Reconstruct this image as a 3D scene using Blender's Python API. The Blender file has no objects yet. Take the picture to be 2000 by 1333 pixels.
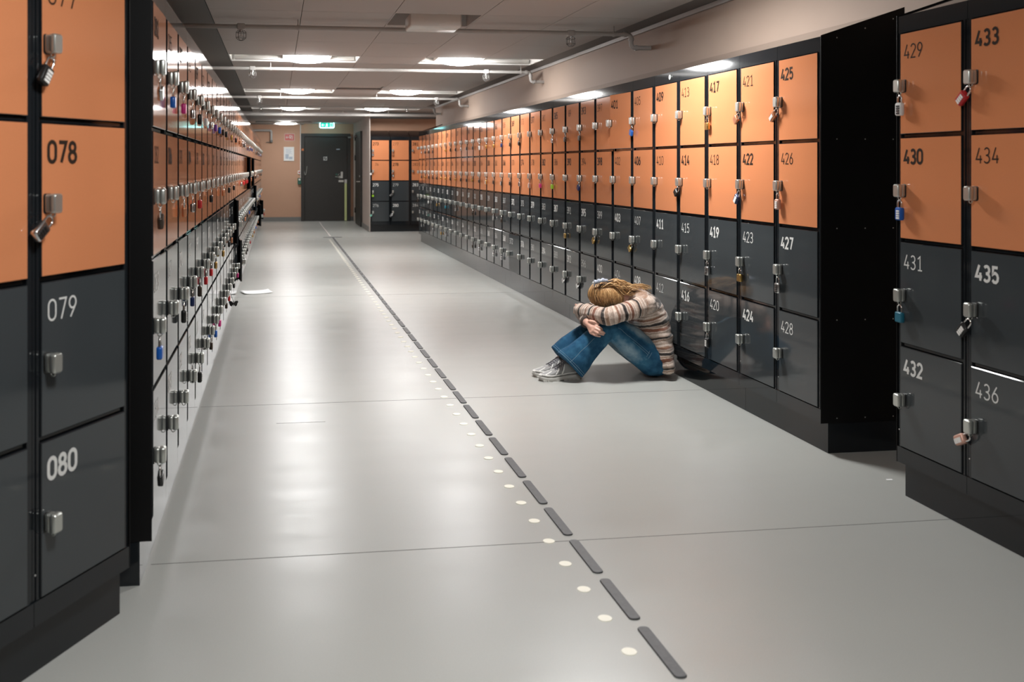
import bpy, bmesh, math, random
from math import sin, cos, pi, radians, sqrt, atan2
from mathutils import Vector, Matrix

random.seed(7)
S = bpy.context.scene
COL = S.collection

# ------------------------------------------------------------------ camera, world, exposure
H = 1.315                      # camera height
TH = radians(8.18)             # yaw towards +X
FPX, CX, CY = 1900.0, 813.0, 325.0
cam = bpy.data.cameras.new('camera')
cam.sensor_fit = 'HORIZONTAL'; cam.sensor_width = 36.0
cam.lens = FPX / 2000.0 * 36.0
cam.shift_x = (1000.0 - CX) / 2000.0
cam.shift_y = (CY - 666.5) / 2000.0
cam.clip_start = 0.02; cam.clip_end = 100
cam.dof.use_dof = True; cam.dof.focus_distance = 6.0; cam.dof.aperture_fstop = 4.0
camo = bpy.data.objects.new('camera', cam)
camo.location = (0, 0, H); camo.rotation_euler = (pi / 2, 0, -TH)
COL.objects.link(camo); S.camera = camo

w = bpy.data.worlds.new('world'); S.world = w; w.use_nodes = True
w.node_tree.nodes['Background'].inputs[0].default_value = (0.5, 0.5, 0.5, 1)
w.node_tree.nodes['Background'].inputs[1].default_value = 0.02
S.view_settings.view_transform = 'Standard'; S.view_settings.look = 'None'
S.view_settings.gamma = 1.0; S.view_settings.use_curve_mapping = False
S.view_settings.exposure = 0.0
LAMP = 92.0                    # radiance of a lit ceiling diffuser
LAMP_COL = (1.0, 0.998, 0.99)

# room
Z_C, Z_C2 = 2.415, 2.335       # main ceiling, lower ceiling by the exit door
X_W = 2.92                     # wall behind the long row
Y_FAR = 23.48
Y_STEP = 19.9
LROW = (1.9,)

def at(px, py, Y):
    "point of the place seen at a photo pixel on the upright plane at depth Y"
    t = (px - CX) / FPX
    s = Y / (cos(TH) - t * sin(TH))
    return Vector((s * (t * cos(TH) + sin(TH)), Y, H + s * (CY - py) / FPX))

# ------------------------------------------------------------------ helpers
def link(o, parent=None):
    COL.objects.link(o)
    if parent is not None: o.parent = parent
    return o

def tag(o, label=None, cat=None, group=None, kind=None):
    if label: o['label'] = label
    if cat: o['category'] = cat
    if group: o['group'] = group
    if kind: o['kind'] = kind
    return o

def empty(name, loc=(0, 0, 0), rz=0.0):
    o = bpy.data.objects.new(name, None); o.empty_display_size = 0.05
    o.location = loc; o.rotation_euler = (0, 0, rz)
    return link(o)

class MB:
    "collects vertices and faces (with material slots) for ONE mesh"
    def __init__(s): s.v = []; s.f = []; s.m = []; s.sm = []
    def add(s, v, f, mi=0, smooth=False):
        b = len(s.v); s.v += [tuple(p) for p in v]
        for q in f: s.f.append([i + b for i in q]); s.m.append(mi); s.sm.append(smooth)
    def box(s, x0, x1, y0, y1, z0, z1, mi=0, M=None):
        v = [(x, y, z) for z in (z0, z1) for y in (y0, y1) for x in (x0, x1)]
        if M is not None: v = [M @ Vector(p) for p in v]
        s.add(v, [(0, 2, 3, 1), (4, 5, 7, 6), (0, 1, 5, 4), (2, 6, 7, 3), (0, 4, 6, 2), (1, 3, 7, 5)], mi)
    def prism(s, poly, x0, x1, mi=0):
        "poly in (y,z), extruded along x"
        n = len(poly)
        v = [(x0, p[0], p[1]) for p in poly] + [(x1, p[0], p[1]) for p in poly]
        f = [list(range(n))[::-1], list(range(n, 2 * n))] + [(i, (i + 1) % n, n + (i + 1) % n, n + i) for i in range(n)]
        s.add(v, f, mi)
    def rbox(s, x0, x1, y0, y1, z0, z1, r, mi=0, seg=3, axis='y', smooth=True):
        "box with rounded outline seen along axis and slightly chamfered front"
        def outline(a0, a1, b0, b1, r):
            out = []
            for cx, cy, a in ((a1 - r, b1 - r, 0), (a0 + r, b1 - r, 90), (a0 + r, b0 + r, 180), (a1 - r, b0 + r, 270)):
                for k in range(seg + 1):
                    t = radians(a + 90.0 * k / seg); out.append((cx + r * cos(t), cy + r * sin(t)))
            return out
        rng = {'x': (y0, y1, z0, z1, x0, x1), 'y': (x0, x1, z0, z1, y0, y1), 'z': (x0, x1, y0, y1, z0, z1)}[axis]
        c = min(r * 0.5, (rng[5] - rng[4]) * 0.3)
        rings = []
        for d, ins in ((rng[4], c), (rng[4] + c, 0), (rng[5] - c, 0), (rng[5], c)):
            rings.append([(a, b, d) for a, b in outline(rng[0] + ins, rng[1] - ins, rng[2] + ins, rng[3] - ins, max(r - ins, 1e-4))])
        perm = {'x': lambda a, b, d: (d, a, b), 'y': lambda a, b, d: (a, d, b), 'z': lambda a, b, d: (a, b, d)}[axis]
        v = [perm(*p) for R in rings for p in R]; n = len(rings[0]); f = []
        for k in range(3):
            for i in range(n):
                f.append((k * n + i, k * n + (i + 1) % n, (k + 1) * n + (i + 1) % n, (k + 1) * n + i))
        s.add(v, f, mi, smooth)
        s.add([v[i] for i in range(n)], [list(range(n))[::-1]], mi)
        s.add([v[3 * n + i] for i in range(n)], [list(range(n))], mi)
    def tube(s, pts, r, n=8, mi=0, closed=False, caps=True):
        pts = [Vector(p) for p in pts]; L = len(pts)
        rr = r if isinstance(r, (list, tuple)) else [r] * L
        up = None; v = []
        for i, p in enumerate(pts):
            if closed: t = pts[(i + 1) % L] - pts[i - 1]
            else: t = pts[min(i + 1, L - 1)] - pts[max(i - 1, 0)]
            t.normalize()
            if up is None:
                up = Vector((0, 0, 1)) if abs(t.z) < 0.9 else Vector((1, 0, 0))
            a = (up - t * up.dot(t))
            if a.length < 1e-6: a = t.orthogonal()
            a.normalize(); up = a; b = t.cross(a)
            v += [p + (a * cos(2 * pi * k / n) + b * sin(2 * pi * k / n)) * rr[i] for k in range(n)]
        f = []
        for i in range(L if closed else L - 1):
            j = (i + 1) % L
            f += [(i * n + k, i * n + (k + 1) % n, j * n + (k + 1) % n, j * n + k) for k in range(n)]
        s.add(v, f, mi, True)
        if caps and not closed:
            s.add(v[:n], [list(range(n))[::-1]], mi); s.add(v[-n:], [list(range(n))], mi)
    def loft(s, rings, mi=0, caps=True, smooth=True):
        n = len(rings[0]); v = [p for R in rings for p in R]; f = []
        for k in range(len(rings) - 1):
            f += [(k * n + i, k * n + (i + 1) % n, (k + 1) * n + (i + 1) % n, (k + 1) * n + i) for i in range(n)]
        if caps: f += [list(range(n))[::-1], [(len(rings) - 1) * n + i for i in range(n)]]
        s.add(v, f, mi, smooth)
    def ell(s, c, ax, ay, az, nu=20, nv=12, mi=0):
        "ellipsoid from three half axis vectors"
        c = Vector(c); v = [c + az]
        for j in range(1, nv):
            t = pi * j / nv
            for i in range(nu):
                p = 2 * pi * i / nu
                v.append(c + az * cos(t) + (ax * cos(p) + ay * sin(p)) * sin(t))
        v.append(c - az); f = []
        for i in range(nu):
            f.append((0, 1 + i, 1 + (i + 1) % nu))
            for j in range(nv - 2):
                a = 1 + j * nu
                f.append((a + i, a + nu + i, a + nu + (i + 1) % nu, a + (i + 1) % nu))
            a = 1 + (nv - 2) * nu
            f.append((a + i, len(v) - 1, a + (i + 1) % nu))
        s.add(v, f, mi, True)
    def capsule(s, p0, p1, r0, r1, n=18, mi=0):
        p0, p1 = Vector(p0), Vector(p1); d = (p1 - p0); L = d.length; d.normalize()
        a = d.orthogonal().normalized(); b = d.cross(a); rings = []
        for k in range(6):
            t = pi / 2 * (1 - k / 5.0) ; rr = max(r0 * cos(t), 1e-4)
            rings.append([p0 - d * r0 * sin(t) + (a * cos(2 * pi * i / n) + b * sin(2 * pi * i / n)) * rr for i in range(n)])
        for k in range(6):
            t = pi / 2 * k / 5.0; rr = max(r1 * cos(t), 1e-4)
            rings.append([p1 + d * r1 * sin(t) + (a * cos(2 * pi * i / n) + b * sin(2 * pi * i / n)) * rr for i in range(n)])
        s.loft(rings, mi)
    def mesh(s, name, mats):
        me = bpy.data.meshes.new(name); me.from_pydata(s.v, [], s.f)
        for m in (mats if isinstance(mats, (list, tuple)) else [mats]): me.materials.append(m)
        me.polygons.foreach_set('material_index', s.m)
        me.polygons.foreach_set('use_smooth', s.sm)
        me.update(); return me
    def build(s, name, mats, parent=None, loc=None):
        o = bpy.data.objects.new(name, s.mesh(name, mats))
        if loc is not None: o.location = loc
        return link(o, parent)

def use(name, me, parent=None, loc=(0, 0, 0), rot=(0, 0, 0)):
    o = bpy.data.objects.new(name, me); o.location = loc; o.rotation_euler = rot
    return link(o, parent)

def fix_normals(me):
    bm = bmesh.new(); bm.from_mesh(me); bmesh.ops.recalc_face_normals(bm, faces=bm.faces); bm.to_mesh(me); bm.free()

# ------------------------------------------------------------------ materials
def srgb(r, g, b):
    f = lambda c: ((c / 255.0 + 0.055) / 1.055) ** 2.4 if c > 10 else c / 255.0 / 12.92
    return (f(r), f(g), f(b), 1)

def mat(name, col, rough=0.5, metal=0.0, spec=0.5, coat=0.0, coat_r=0.1, noise=None, bump=None, emit=None, var=None):
    m = bpy.data.materials.new(name); m.use_nodes = True
    nt = m.node_tree; N = nt.nodes; b = N['Principled BSDF']
    c = tuple(col) if len(col) == 4 else (*col, 1)
    b.inputs['Base Color'].default_value = c
    b.inputs['Roughness'].default_value = rough; b.inputs['Metallic'].default_value = metal
    b.inputs['Specular IOR Level'].default_value = spec
    b.inputs['Coat Weight'].default_value = coat; b.inputs['Coat Roughness'].default_value = coat_r
    tc = N.new('ShaderNodeTexCoord')
    if noise:
        sc, amt = noise
        n = N.new('ShaderNodeTexNoise'); n.inputs['Scale'].default_value = sc; n.inputs['Detail'].default_value = 5
        nt.links.new(tc.outputs['Object'], n.inputs['Vector'])
        mr = N.new('ShaderNodeMapRange'); mr.inputs['To Min'].default_value = 1 - amt; mr.inputs['To Max'].default_value = 1 + amt
        nt.links.new(n.outputs['Fac'], mr.inputs['Value'])
        mx = N.new('ShaderNodeMix'); mx.data_type = 'RGBA'; mx.blend_type = 'MULTIPLY'; mx.inputs['Factor'].default_value = 1
        mx.inputs['A'].default_value = c
        nt.links.new(mr.outputs['Result'], mx.inputs['B']); nt.links.new(mx.outputs['Result'], b.inputs['Base Color'])
    if var:
        oi = N.new('ShaderNodeObjectInfo')
        mr2 = N.new('ShaderNodeMapRange'); mr2.inputs['To Min'].default_value = 1 - var; mr2.inputs['To Max'].default_value = 1 + var
        nt.links.new(oi.outputs['Random'], mr2.inputs['Value'])
        mx2 = N.new('ShaderNodeMix'); mx2.data_type = 'RGBA'; mx2.blend_type = 'MULTIPLY'; mx2.inputs['Factor'].default_value = 1
        src = b.inputs['Base Color'].links[0].from_socket if b.inputs['Base Color'].links else None
        if src: nt.links.new(src, mx2.inputs['A'])
        else: mx2.inputs['A'].default_value = c
        nt.links.new(mr2.outputs['Result'], mx2.inputs['B']); nt.links.new(mx2.outputs['Result'], b.inputs['Base Color'])
    if bump:
        sc, st = bump[:2]
        n = N.new('ShaderNodeTexNoise'); n.inputs['Scale'].default_value = sc; n.inputs['Detail'].default_value = 3
        nt.links.new(tc.outputs['Object'], n.inputs['Vector'])
        bp = N.new('ShaderNodeBump'); bp.inputs['Strength'].default_value = st; bp.inputs['Distance'].default_value = bump[2] if len(bump) > 2 else 0.002
        nt.links.new(n.outputs['Fac'], bp.inputs['Height']); nt.links.new(bp.outputs['Normal'], b.inputs['Normal'])
    if emit:
        b.inputs['Emission Color'].default_value = (*emit[0], 1); b.inputs['Emission Strength'].default_value = emit[1]
    return m

M = {}
M['frame'] = mat('dark_powder_coated_steel', (0.012, 0.0145, 0.017), 0.06, spec=0.45, noise=(8, 0.12))
M['panel'] = mat('black_side_panel', (0.0035, 0.0035, 0.0038), 0.5, spec=0.25)
M['orange'] = mat('orange_laminate', (0.62, 0.235, 0.105), 0.075, spec=0.5, noise=(260, 0.05), bump=(600, 0.03, 0.0004), var=0.03)
M['grey'] = mat('charcoal_laminate', (0.046, 0.053, 0.057), 0.06, spec=0.5, noise=(260, 0.07), bump=(600, 0.03, 0.0004), var=0.05)
M['ink'] = mat('dark_brown_print', (0.030, 0.018, 0.012), 0.8, spec=0.12)
M['white_ink'] = mat('pale_grey_print', (0.66, 0.67, 0.65), 0.7, spec=0.2)
M['chrome'] = mat('satin_nickel', (0.60, 0.62, 0.585), 0.33, metal=0.85)
M['black_plastic'] = mat('black_plastic', (0.012, 0.012, 0.012), 0.35)
M['steel'] = mat('bright_steel', (0.75, 0.75, 0.74), 0.18, metal=1.0)
M['white_paint'] = mat('white_enamel', (0.80, 0.79, 0.76), 0.4)
M['pipe'] = mat('white_painted_pipe', (0.44, 0.42, 0.40), 0.4, noise=(15, 0.04))
M['ceiling'] = mat('mineral_fibre_board', (0.50, 0.470, 0.450), 0.85, noise=(220, 0.06), bump=(400, 0.12, 0.001), var=0.02)
M['ceiling_dark'] = mat('grey_ceiling_edge', (0.16, 0.16, 0.155), 0.6, noise=(5, 0.08))
M['wall'] = mat('beige_wall_paint', (0.375, 0.285, 0.228), 0.7, noise=(3, 0.05), bump=(120, 0.10, 0.001))
M['wall_far'] = mat('tan_wall_paint', (0.56, 0.335, 0.225), 0.75, noise=(2, 0.04), bump=(120, 0.10, 0.001))
M['wall_lit'] = mat('wall_paint_lit_tone', (0.40, 0.345, 0.31), 0.7, noise=(3, 0.04))  # paler, greyer lit copy of the wall paint; the light is in its colour
M['base'] = mat('grey_vinyl_skirting', (0.20, 0.20, 0.19), 0.5)
M['door'] = mat('dark_brown_door_laminate', (0.022, 0.020, 0.017), 0.45, noise=(30, 0.15))
M['pad'] = mat('charcoal_tactile_rubber', (0.085, 0.088, 0.092), 0.55, noise=(90, 0.35), bump=(300, 0.4, 0.001))
M['dot'] = mat('cream_tactile_stud', (0.97, 0.95, 0.82), 0.5)
M['paper'] = mat('white_paper', (0.85, 0.86, 0.86), 0.6)
M['diffuser_dim'] = mat('dimmed_diffuser', (0.9, 0.9, 0.9), 0.5, emit=(LAMP_COL, LAMP * 0.62))
M['diffuser_flat'] = mat('flat_diffuser', (0.9, 0.9, 0.9), 0.5, emit=(LAMP_COL, LAMP * 1.1))
M['diffuser_new'] = mat('bright_diffuser', (0.9, 0.9, 0.9), 0.5, emit=(LAMP_COL, LAMP * 1.65))
M['diffuser'] = mat('lit_diffuser', (0.9, 0.9, 0.9), 0.5, emit=(LAMP_COL, LAMP))
M['seam'] = mat('floor_joint', (0.13, 0.13, 0.12), 0.6)

def floor_mat():
    m = bpy.data.materials.new('grey_vinyl_floor'); m.use_nodes = True
    nt = m.node_tree; N = nt.nodes; L = nt.links; b = N['Principled BSDF']
    tc = N.new('ShaderNodeTexCoord')
    def noise(scale, detail, mp=None):
        n = N.new('ShaderNodeTexNoise'); n.inputs['Scale'].default_value = scale; n.inputs['Detail'].default_value = detail
        if mp:
            q = N.new('ShaderNodeMapping'); q.inputs['Scale'].default_value = mp
            L.new(tc.outputs['Object'], q.inputs['Vector']); L.new(q.outputs['Vector'], n.inputs['Vector'])
        else: L.new(tc.outputs['Object'], n.inputs['Vector'])
        return n.outputs['Fac']
    def mrange(s, a, c, lo=0.3, hi=0.7):
        r = N.new('ShaderNodeMapRange'); r.inputs['From Min'].default_value = lo; r.inputs['From Max'].default_value = hi
        r.inputs['To Min'].default_value = a; r.inputs['To Max'].default_value = c
        L.new(s, r.inputs['Value']); return r.outputs['Result']
    fine = noise(420, 2); cloud = noise(1.1, 4); scuff = noise(1.0, 2.5, (0.7, 5.0, 1)); spots = noise(9, 2)
    ramp = N.new('ShaderNodeValToRGB')
    ramp.color_ramp.elements[0].position = 0.3; ramp.color_ramp.elements[0].color = (0.400, 0.408, 0.388, 1)
    ramp.color_ramp.elements[1].position = 0.7; ramp.color_ramp.elements[1].color = (0.412, 0.420, 0.395, 1)
    L.new(cloud, ramp.inputs['Fac'])
    mul = N.new('ShaderNodeMix'); mul.data_type = 'RGBA'; mul.blend_type = 'MULTIPLY'; mul.inputs['Factor'].default_value = 1
    L.new(ramp.outputs['Color'], mul.inputs['A']); L.new(mrange(fine, 0.93, 1.07), mul.inputs['B'])
    L.new(mul.outputs['Result'], b.inputs['Base Color'])
    add = N.new('ShaderNodeMath'); add.operation = 'ADD'
    L.new(mrange(scuff, 0.30, 0.35), add.inputs[0]); L.new(mrange(spots, -0.012, 0.012), add.inputs[1])
    L.new(add.outputs[0], b.inputs['Roughness'])
    b.inputs['Specular IOR Level'].default_value = 0.5
    bp = N.new('ShaderNodeBump'); bp.inputs['Strength'].default_value = 0.025; bp.inputs['Distance'].default_value = 0.002
    L.new(noise(35, 4), bp.inputs['Height']); L.new(bp.outputs['Normal'], b.inputs['Normal'])
    return m
M['floor'] = floor_mat()

# ------------------------------------------------------------------ the room
def structure(mb, name, mats, parent=None):
    o = mb.build(name, mats, parent)
    if parent is None: o['kind'] = 'structure'
    return o

X_L0, Y_L0, DRIFT = -0.391, 3.14, 0.0025       # near front corner of the glossy row, its drift towards +X
X_LW = -0.86
mb = MB(); mb.box(-2.4, 4.2, -3.0, Y_FAR + 0.1, -0.12, 0.0)
floor = structure(mb, 'floor', M['floor'])

mb = MB(); mb.box(X_W, X_W + 0.12, -3.0, 17.75, 0, Z_C + 0.25); structure(mb, 'wall_right', M['wall'])
mb = MB(); mb.box(X_LW - 0.12, X_LW, Y_L0 + 0.12, Y_FAR + 0.1, 0, Z_C + 0.25); structure(mb, 'wall_left', M['wall'])
mb = MB(); mb.box(-2.4, X_LW, Y_L0 + 0.0, Y_L0 + 0.12, 0, Z_C + 0.25); structure(mb, 'wall_corner', M['wall'])
mb = MB(); mb.box(-2.5, -2.4, -3.0, Y_L0 + 0.12, 0, Z_C + 0.25); structure(mb, 'wall_near', M['wall'])
mb = MB(); mb.box(-2.5, X_W + 0.1, -3.1, -3.0, 0, Z_C + 0.25); structure(mb, 'wall_back', M['wall'])
mb = MB(); mb.box(X_LW, 1.92, Y_FAR, Y_FAR + 0.12, 0, Z_C + 0.25); structure(mb, 'wall_far', M['wall_far'])
mb = MB(); mb.box(1.86, 4.2, 19.92, 20.05, 0, Z_C + 0.25); structure(mb, 'wall_recess', M['wall_far'])
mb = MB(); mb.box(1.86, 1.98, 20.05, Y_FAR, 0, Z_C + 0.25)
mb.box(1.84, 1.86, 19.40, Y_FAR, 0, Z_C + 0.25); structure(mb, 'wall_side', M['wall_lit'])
mb = MB(); mb.box(4.1, 4.2, 17.6, 19.92, 0, Z_C + 0.25)
mb.box(X_W + 0.12, 4.1, 17.6, 17.75, 0, Z_C + 0.25); structure(mb, 'wall_end', M['wall_far'])

# ceiling: one slab, boards hung under it one by one
mb = MB()
mb.box(-2.5, 4.2, -3.0, Y_FAR + 0.1, Z_C + 0.16, Z_C + 0.30)
ceil = structure(mb, 'ceiling', M['ceiling_dark'])
mb = MB(); mb.box(X_LW, -0.475, -3.0, Y_STEP, Z_C + 0.004, Z_C + 0.03)
mb.build('ceiling_edge_strip', M['ceiling_dark'], ceil)
mb = MB(); mb.box(2.74, X_W, -3.0, 17.75, Z_C + 0.004, Z_C + 0.03)
mb.build('ceiling_edge_strip', M['ceiling_dark'], ceil)

XG = [-0.47, 0.18, 0.84, 1.49, 2.11, 2.735]
ROWS_Y = [9.71, 14.0, 18.25]          # near edge of each row of recesses
REC = 0.60
holes = []                            # (x0,x1,y0,y1) openings left in the boards
for y in ROWS_Y:
    holes.append((-0.47, 0.84, y, y + REC)); holes.append((1.49, 2.735, y, y + REC))
holes.append((-0.47, 0.84, 5.0, 5.6)); holes.append((1.49, 2.735, 5.0, 5.6))
holes.append((-0.47, 0.84, 1.2, 1.8)); holes.append((1.49, 2.735, 1.2, 1.8))
holes.append((0.84, 1.49, 6.93, 7.53))
holes.append((0.84, 1.49, 14.0 - 0.62, 14.0))
board_cache = {}
def board(x0, x1, y0, y1):
    g = 0.0022
    key = (round(x1 - x0, 3), round(y1 - y0, 3))
    if key not in board_cache:
        b = MB(); b.box(g, key[0] - g, g, key[1] - g, 0, 0.02); board_cache[key] = b.mesh('ceiling_board', M['ceiling'])
    use('ceiling_board', board_cache[key], ceil, (x0, y0, Z_C))
ys = sorted({-3.0} | {h[2] for h in holes} | {h[3] for h in holes} | {17.75, Y_STEP})
cuts = []
for a, b_ in zip(ys[:-1], ys[1:]):
    n = max(1, round((b_ - a) / 1.2)); cuts += [a + (b_ - a) * k / n for k in range(n)]
cuts.append(ys[-1])
for i in range(5):
    for a, b_ in zip(cuts[:-1], cuts[1:]):
        xm, ym = (XG[i] + XG[i + 1]) / 2, (a + b_) / 2
        if any(h[0] < xm < h[1] and h[2] < ym < h[3] for h in holes): continue
        board(XG[i], XG[i + 1], a, b_)
for a, b_ in zip([17.75, 18.95], [18.95, Y_STEP]):
    board(2.735, 3.42, a, b_); board(3.42, 4.1, a, b_)
for x0, x1 in ((-2.4, -1.7), (-1.7, -1.1), (-1.1, -0.86)):
    for k in range(5): board(x0, x1, -3.0 + 1.22 * k, -3.0 + 1.22 * (k + 1))
mb = MB(); mb.box(X_LW, 1.86, Y_STEP, Y_FAR, Z_C2, Z_C2 + 0.05); structure(mb, 'ceiling_lowered', M['ceiling'])
mb = MB(); mb.box(X_LW, 1.86, Y_STEP - 0.02, Y_STEP, Z_C2, Z_C + 0.15)
structure(mb, 'trim_2', M['ceiling'])
mb = MB(); mb.box(1.86, 4.1, 19.86, 19.92, Z_C - 0.12, Z_C + 0.15); structure(mb, 'trim_3', M['ceiling_dark'])

mb = MB(); mb.box(X_W - 0.022, X_W, -3.0, 17.75, Z_C - 0.028, Z_C + 0.003)
structure(mb, 'trim_1', M['pipe'])
mb = MB(); mb.box(X_LW, 0.60, Y_FAR - 0.012, Y_FAR, 0, 0.10); structure(mb, 'baseboard_far', M['base'])
mb = MB(); mb.box(1.77, 1.84, Y_FAR - 0.012, Y_FAR, 0, 0.10); structure(mb, 'baseboard_door', M['base'])
mb = MB(); mb.box(1.828, 1.84, 19.40, 21.05, 0, 0.10); structure(mb, 'baseboard_side', M['base'])

# floor: welded sheet joints, guide pads, cream studs
mb = MB()
for y, x0, x1 in ((3.30, -0.41, 2.49), (5.42, -0.41, 2.49), (5.02, 0.0, 0.25), (9.9, -0.4, 2.49), (17.9, 0.3, 1.85)):
    mb.box(x0, x1, y, y + 0.003, -0.001, 0.0006)
o = mb.build('floor_joint', M['seam'], floor)
pad = MB(); pad.rbox(-0.0175, 0.0175, 0, 0.278, 0.0, 0.005, 0.014, axis='z', seg=4)
pad_me = pad.mesh('guide_pad', M['pad'])
y = 2.372 - 0.325
while y < 17.7:
    use('guide_pad', pad_me, floor, (1.03, y, 0)); y += 0.325
stud = MB(); n = 20
stud.loft([[(0.0215 * cos(2 * pi * i / n), 0.0215 * sin(2 * pi * i / n), 0) for i in range(n)],
           [(0.0205 * cos(2 * pi * i / n), 0.0205 * sin(2 * pi * i / n), 0.002) for i in range(n)]])
stud.sm = [False] * len(stud.sm)
stud_me = stud.mesh('floor_stud', M['dot'])
y = 2.524 - 0.196 * 2
while y < 17.6:
    use('floor_stud', stud_me, floor, (0.945, y, 0)); y += 0.196
mb = MB(); mb.box(0.86, 1.20, 17.98, 18.06, 0, 0.004); mb.build('guide_crossbar', M['pad'], floor)
mb = MB(); mb.box(0.985, 1.015, 18.3, Y_FAR - 0.3, 0, 0.002); mb.build('guide_line', M['ceiling'], floor)

# ------------------------------------------------------------------ numerals
def arc(cx, cy, rx, ry, a0, a1, n=7):
    return [(cx + rx * cos(radians(a0 + (a1 - a0) * k / n)), cy + ry * sin(radians(a0 + (a1 - a0) * k / n))) for k in range(n + 1)]
GL = {
 '0': [(arc(.28, .70, .25, .28, 0, 180) + arc(.28, .30, .25, .28, 180, 360), True)],
 '1': [([(.08, .80), (.32, .98), (.32, .02)], False), ([(.10, .02), (.54, .02)], False)],
 '2': [(arc(.28, .72, .24, .26, 165, -20) + [(.05, .03), (.54, .03)], False)],
 '3': [(arc(.27, .745, .22, .235, 150, -80) + [(.20, .51)], False), ([(.20, .51)] + arc(.27, .265, .25, .245, 85, -150), False)],
 '4': [([(.34, 1.0), (.05, .26), (.58, .26)], False), ([(.44, .52), (.44, 0)], False)],
 '5': [([(.50, .97), (.11, .97), (.09, .54)] + arc(.27, .32, .25, .30, 120, -150), False)],
 '6': [([(.42, 1.0), (.10, .50)], False), (arc(.28, .30, .24, .28, 0, 360, 14)[:-1], True)],
 '7': [([(.04, .97), (.54, .97), (.20, 0)], False)],
 '8': [(arc(.28, .745, .205, .225, 0, 360, 12)[:-1], True), (arc(.28, .275, .245, .255, 0, 360, 12)[:-1], True)],
 '9': [([(.14, 0), (.46, .50)], False), (arc(.28, .70, .24, .28, 0, 360, 14)[:-1], True)],
}
def ribbon(mb, pts, closed, wd, ox, oz, h, yv=0.0):
    P = [Vector((ox + x * h, oz + z * h)) for x, z in pts]; n = len(P); v = []
    for i in range(n):
        if closed: a, c = P[i - 1], P[(i + 1) % n]
        else: a, c = P[max(i - 1, 0)], P[min(i + 1, n - 1)]
        d0 = (P[i] - a); d1 = (c - P[i])
        if d0.length < 1e-9: d0 = d1
        if d1.length < 1e-9: d1 = d0
        n0 = Vector((-d0.y, d0.x)).normalized(); n1 = Vector((-d1.y, d1.x)).normalized()
        m = n0 + n1
        if m.length < 1e-6: m = n0
        m.normalize(); k = 1.0 / max(0.5, m.dot(n0))
        off = m * wd / 2 * k
        v += [(P[i].x + off.x, yv, P[i].y + off.y), (P[i].x - off.x, yv, P[i].y - off.y)]
    f = [(2 * i, 2 * ((i + 1) % n), 2 * ((i + 1) % n) + 1, 2 * i + 1) for i in range(n if closed else n - 1)]
    mb.add(v, f)
def number_mesh(txt, bold, m):
    b = MB(); h = 0.055; x = 0.0; wd = 0.0105 if bold else 0.0052
    for c in txt:
        if c != ' ':
            for q, (pts, cl) in enumerate(GL[c]): ribbon(b, pts, cl, wd, x, 0, h, -0.0003 * q)
        x += h * 0.72
    return b.mesh('number', m)

# ------------------------------------------------------------------ lockers
PITCH, WID = 0.396, 0.394
Z_P = 0.14
RP, DH = 0.412, 0.397
Z0 = 0.066
ZF = 1.77                      # front height above the plinth
DEP = 0.41
def locker_body_mesh():
    b = MB()
    x0, x1 = 0.001, 0.395
    b.prism([(0.02, 0), (DEP, 0), (DEP, ZF + DEP * 0.33), (0.0, ZF), (0.0, Z0 + 4 * RP - 0.011), (0.02, Z0 + 4 * RP - 0.011)], x0, x1)
    zt = Z0 + 4 * RP - 0.011
    b.box(x0, x1, -0.003, 0.02, 0, Z0 - 0.004)
    for s in (0, 1):
        f = (lambda x: x) if s == 0 else (lambda x: 0.396 - x)
        for a, c, d in ((0.001, 0.0105, 0.003), (0.0120, 0.0225, 0.0)):
            p, q = sorted((f(a), f(c))); b.box(p, q, d, 0.02, Z0 - 0.004, zt)
    for i in range(1, 4):
        b.box(0.0225, 0.3735, 0.007, 0.02, Z0 + RP * i - 0.012, Z0 + RP * i - 0.003)
    # small screw heads at the foot of the stile
    for x in (0.009,):
        b.rbox(x - 0.003, x + 0.003, 0.0, 0.0032, Z0 + 0.06, Z0 + 0.066, 0.0025, mi=1, seg=2)
    return b.mesh('locker_body', [M['frame'], M['steel']])
body_me = locker_body_mesh()
def door_mesh(m):
    b = MB(); c = 0.0022; x0, x1, z0, z1 = -0.3475, 0.0, 0.0, DH
    y0, y1 = 0.0005, 0.0165
    v = []
    for (ins, y) in ((c, y0), (0, y0 + c), (0, y1)):
        v += [(x0 + ins, y, z0 + ins), (x1 - ins, y, z0 + ins), (x1 - ins, y, z1 - ins), (x0 + ins, y, z1 - ins)]
    f = [(0, 1, 2, 3), (11, 10, 9, 8)]
    for k in (0, 4):
        f += [(k + i, k + 4 + i, k + 4 + (i + 1) % 4, k + (i + 1) % 4) for i in range(4)]
    b.add(v, f); me = b.mesh('door', [m, M['frame']])
    for i, p in enumerate(me.polygons): p.material_index = 0 if i == 0 else 1
    return me
door_me = {'orange': door_mesh(M['orange']), 'grey': door_mesh(M['grey'])}
def latch_mesh():
    b = MB()
    b.rbox(-0.016, 0.016, -0.0022, 0.0, -0.026, 0.026, 0.007, mi=1)          # dark rosette
    b.rbox(-0.0145, 0.0145, -0.020, -0.002, -0.0235, 0.0245, 0.007, mi=0)      # stem
    b.rbox(-0.017, 0.017, -0.037, -0.017, -0.025, 0.026, 0.0075, mi=0)        # grip
    b.tube([(0.0, -0.018 + 0.007 * cos(t), -0.027 + 0.007 * sin(t)) for t in [2 * pi * k / 10 for k in range(10)]], 0.0018, 6, 0, closed=True)
    return b.mesh('latch', [M['chrome'], M['black_plastic']])
latch_me = latch_mesh()
LATCH_X, LATCH_Z = -0.3475 + 0.022, DH * 0.475

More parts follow.
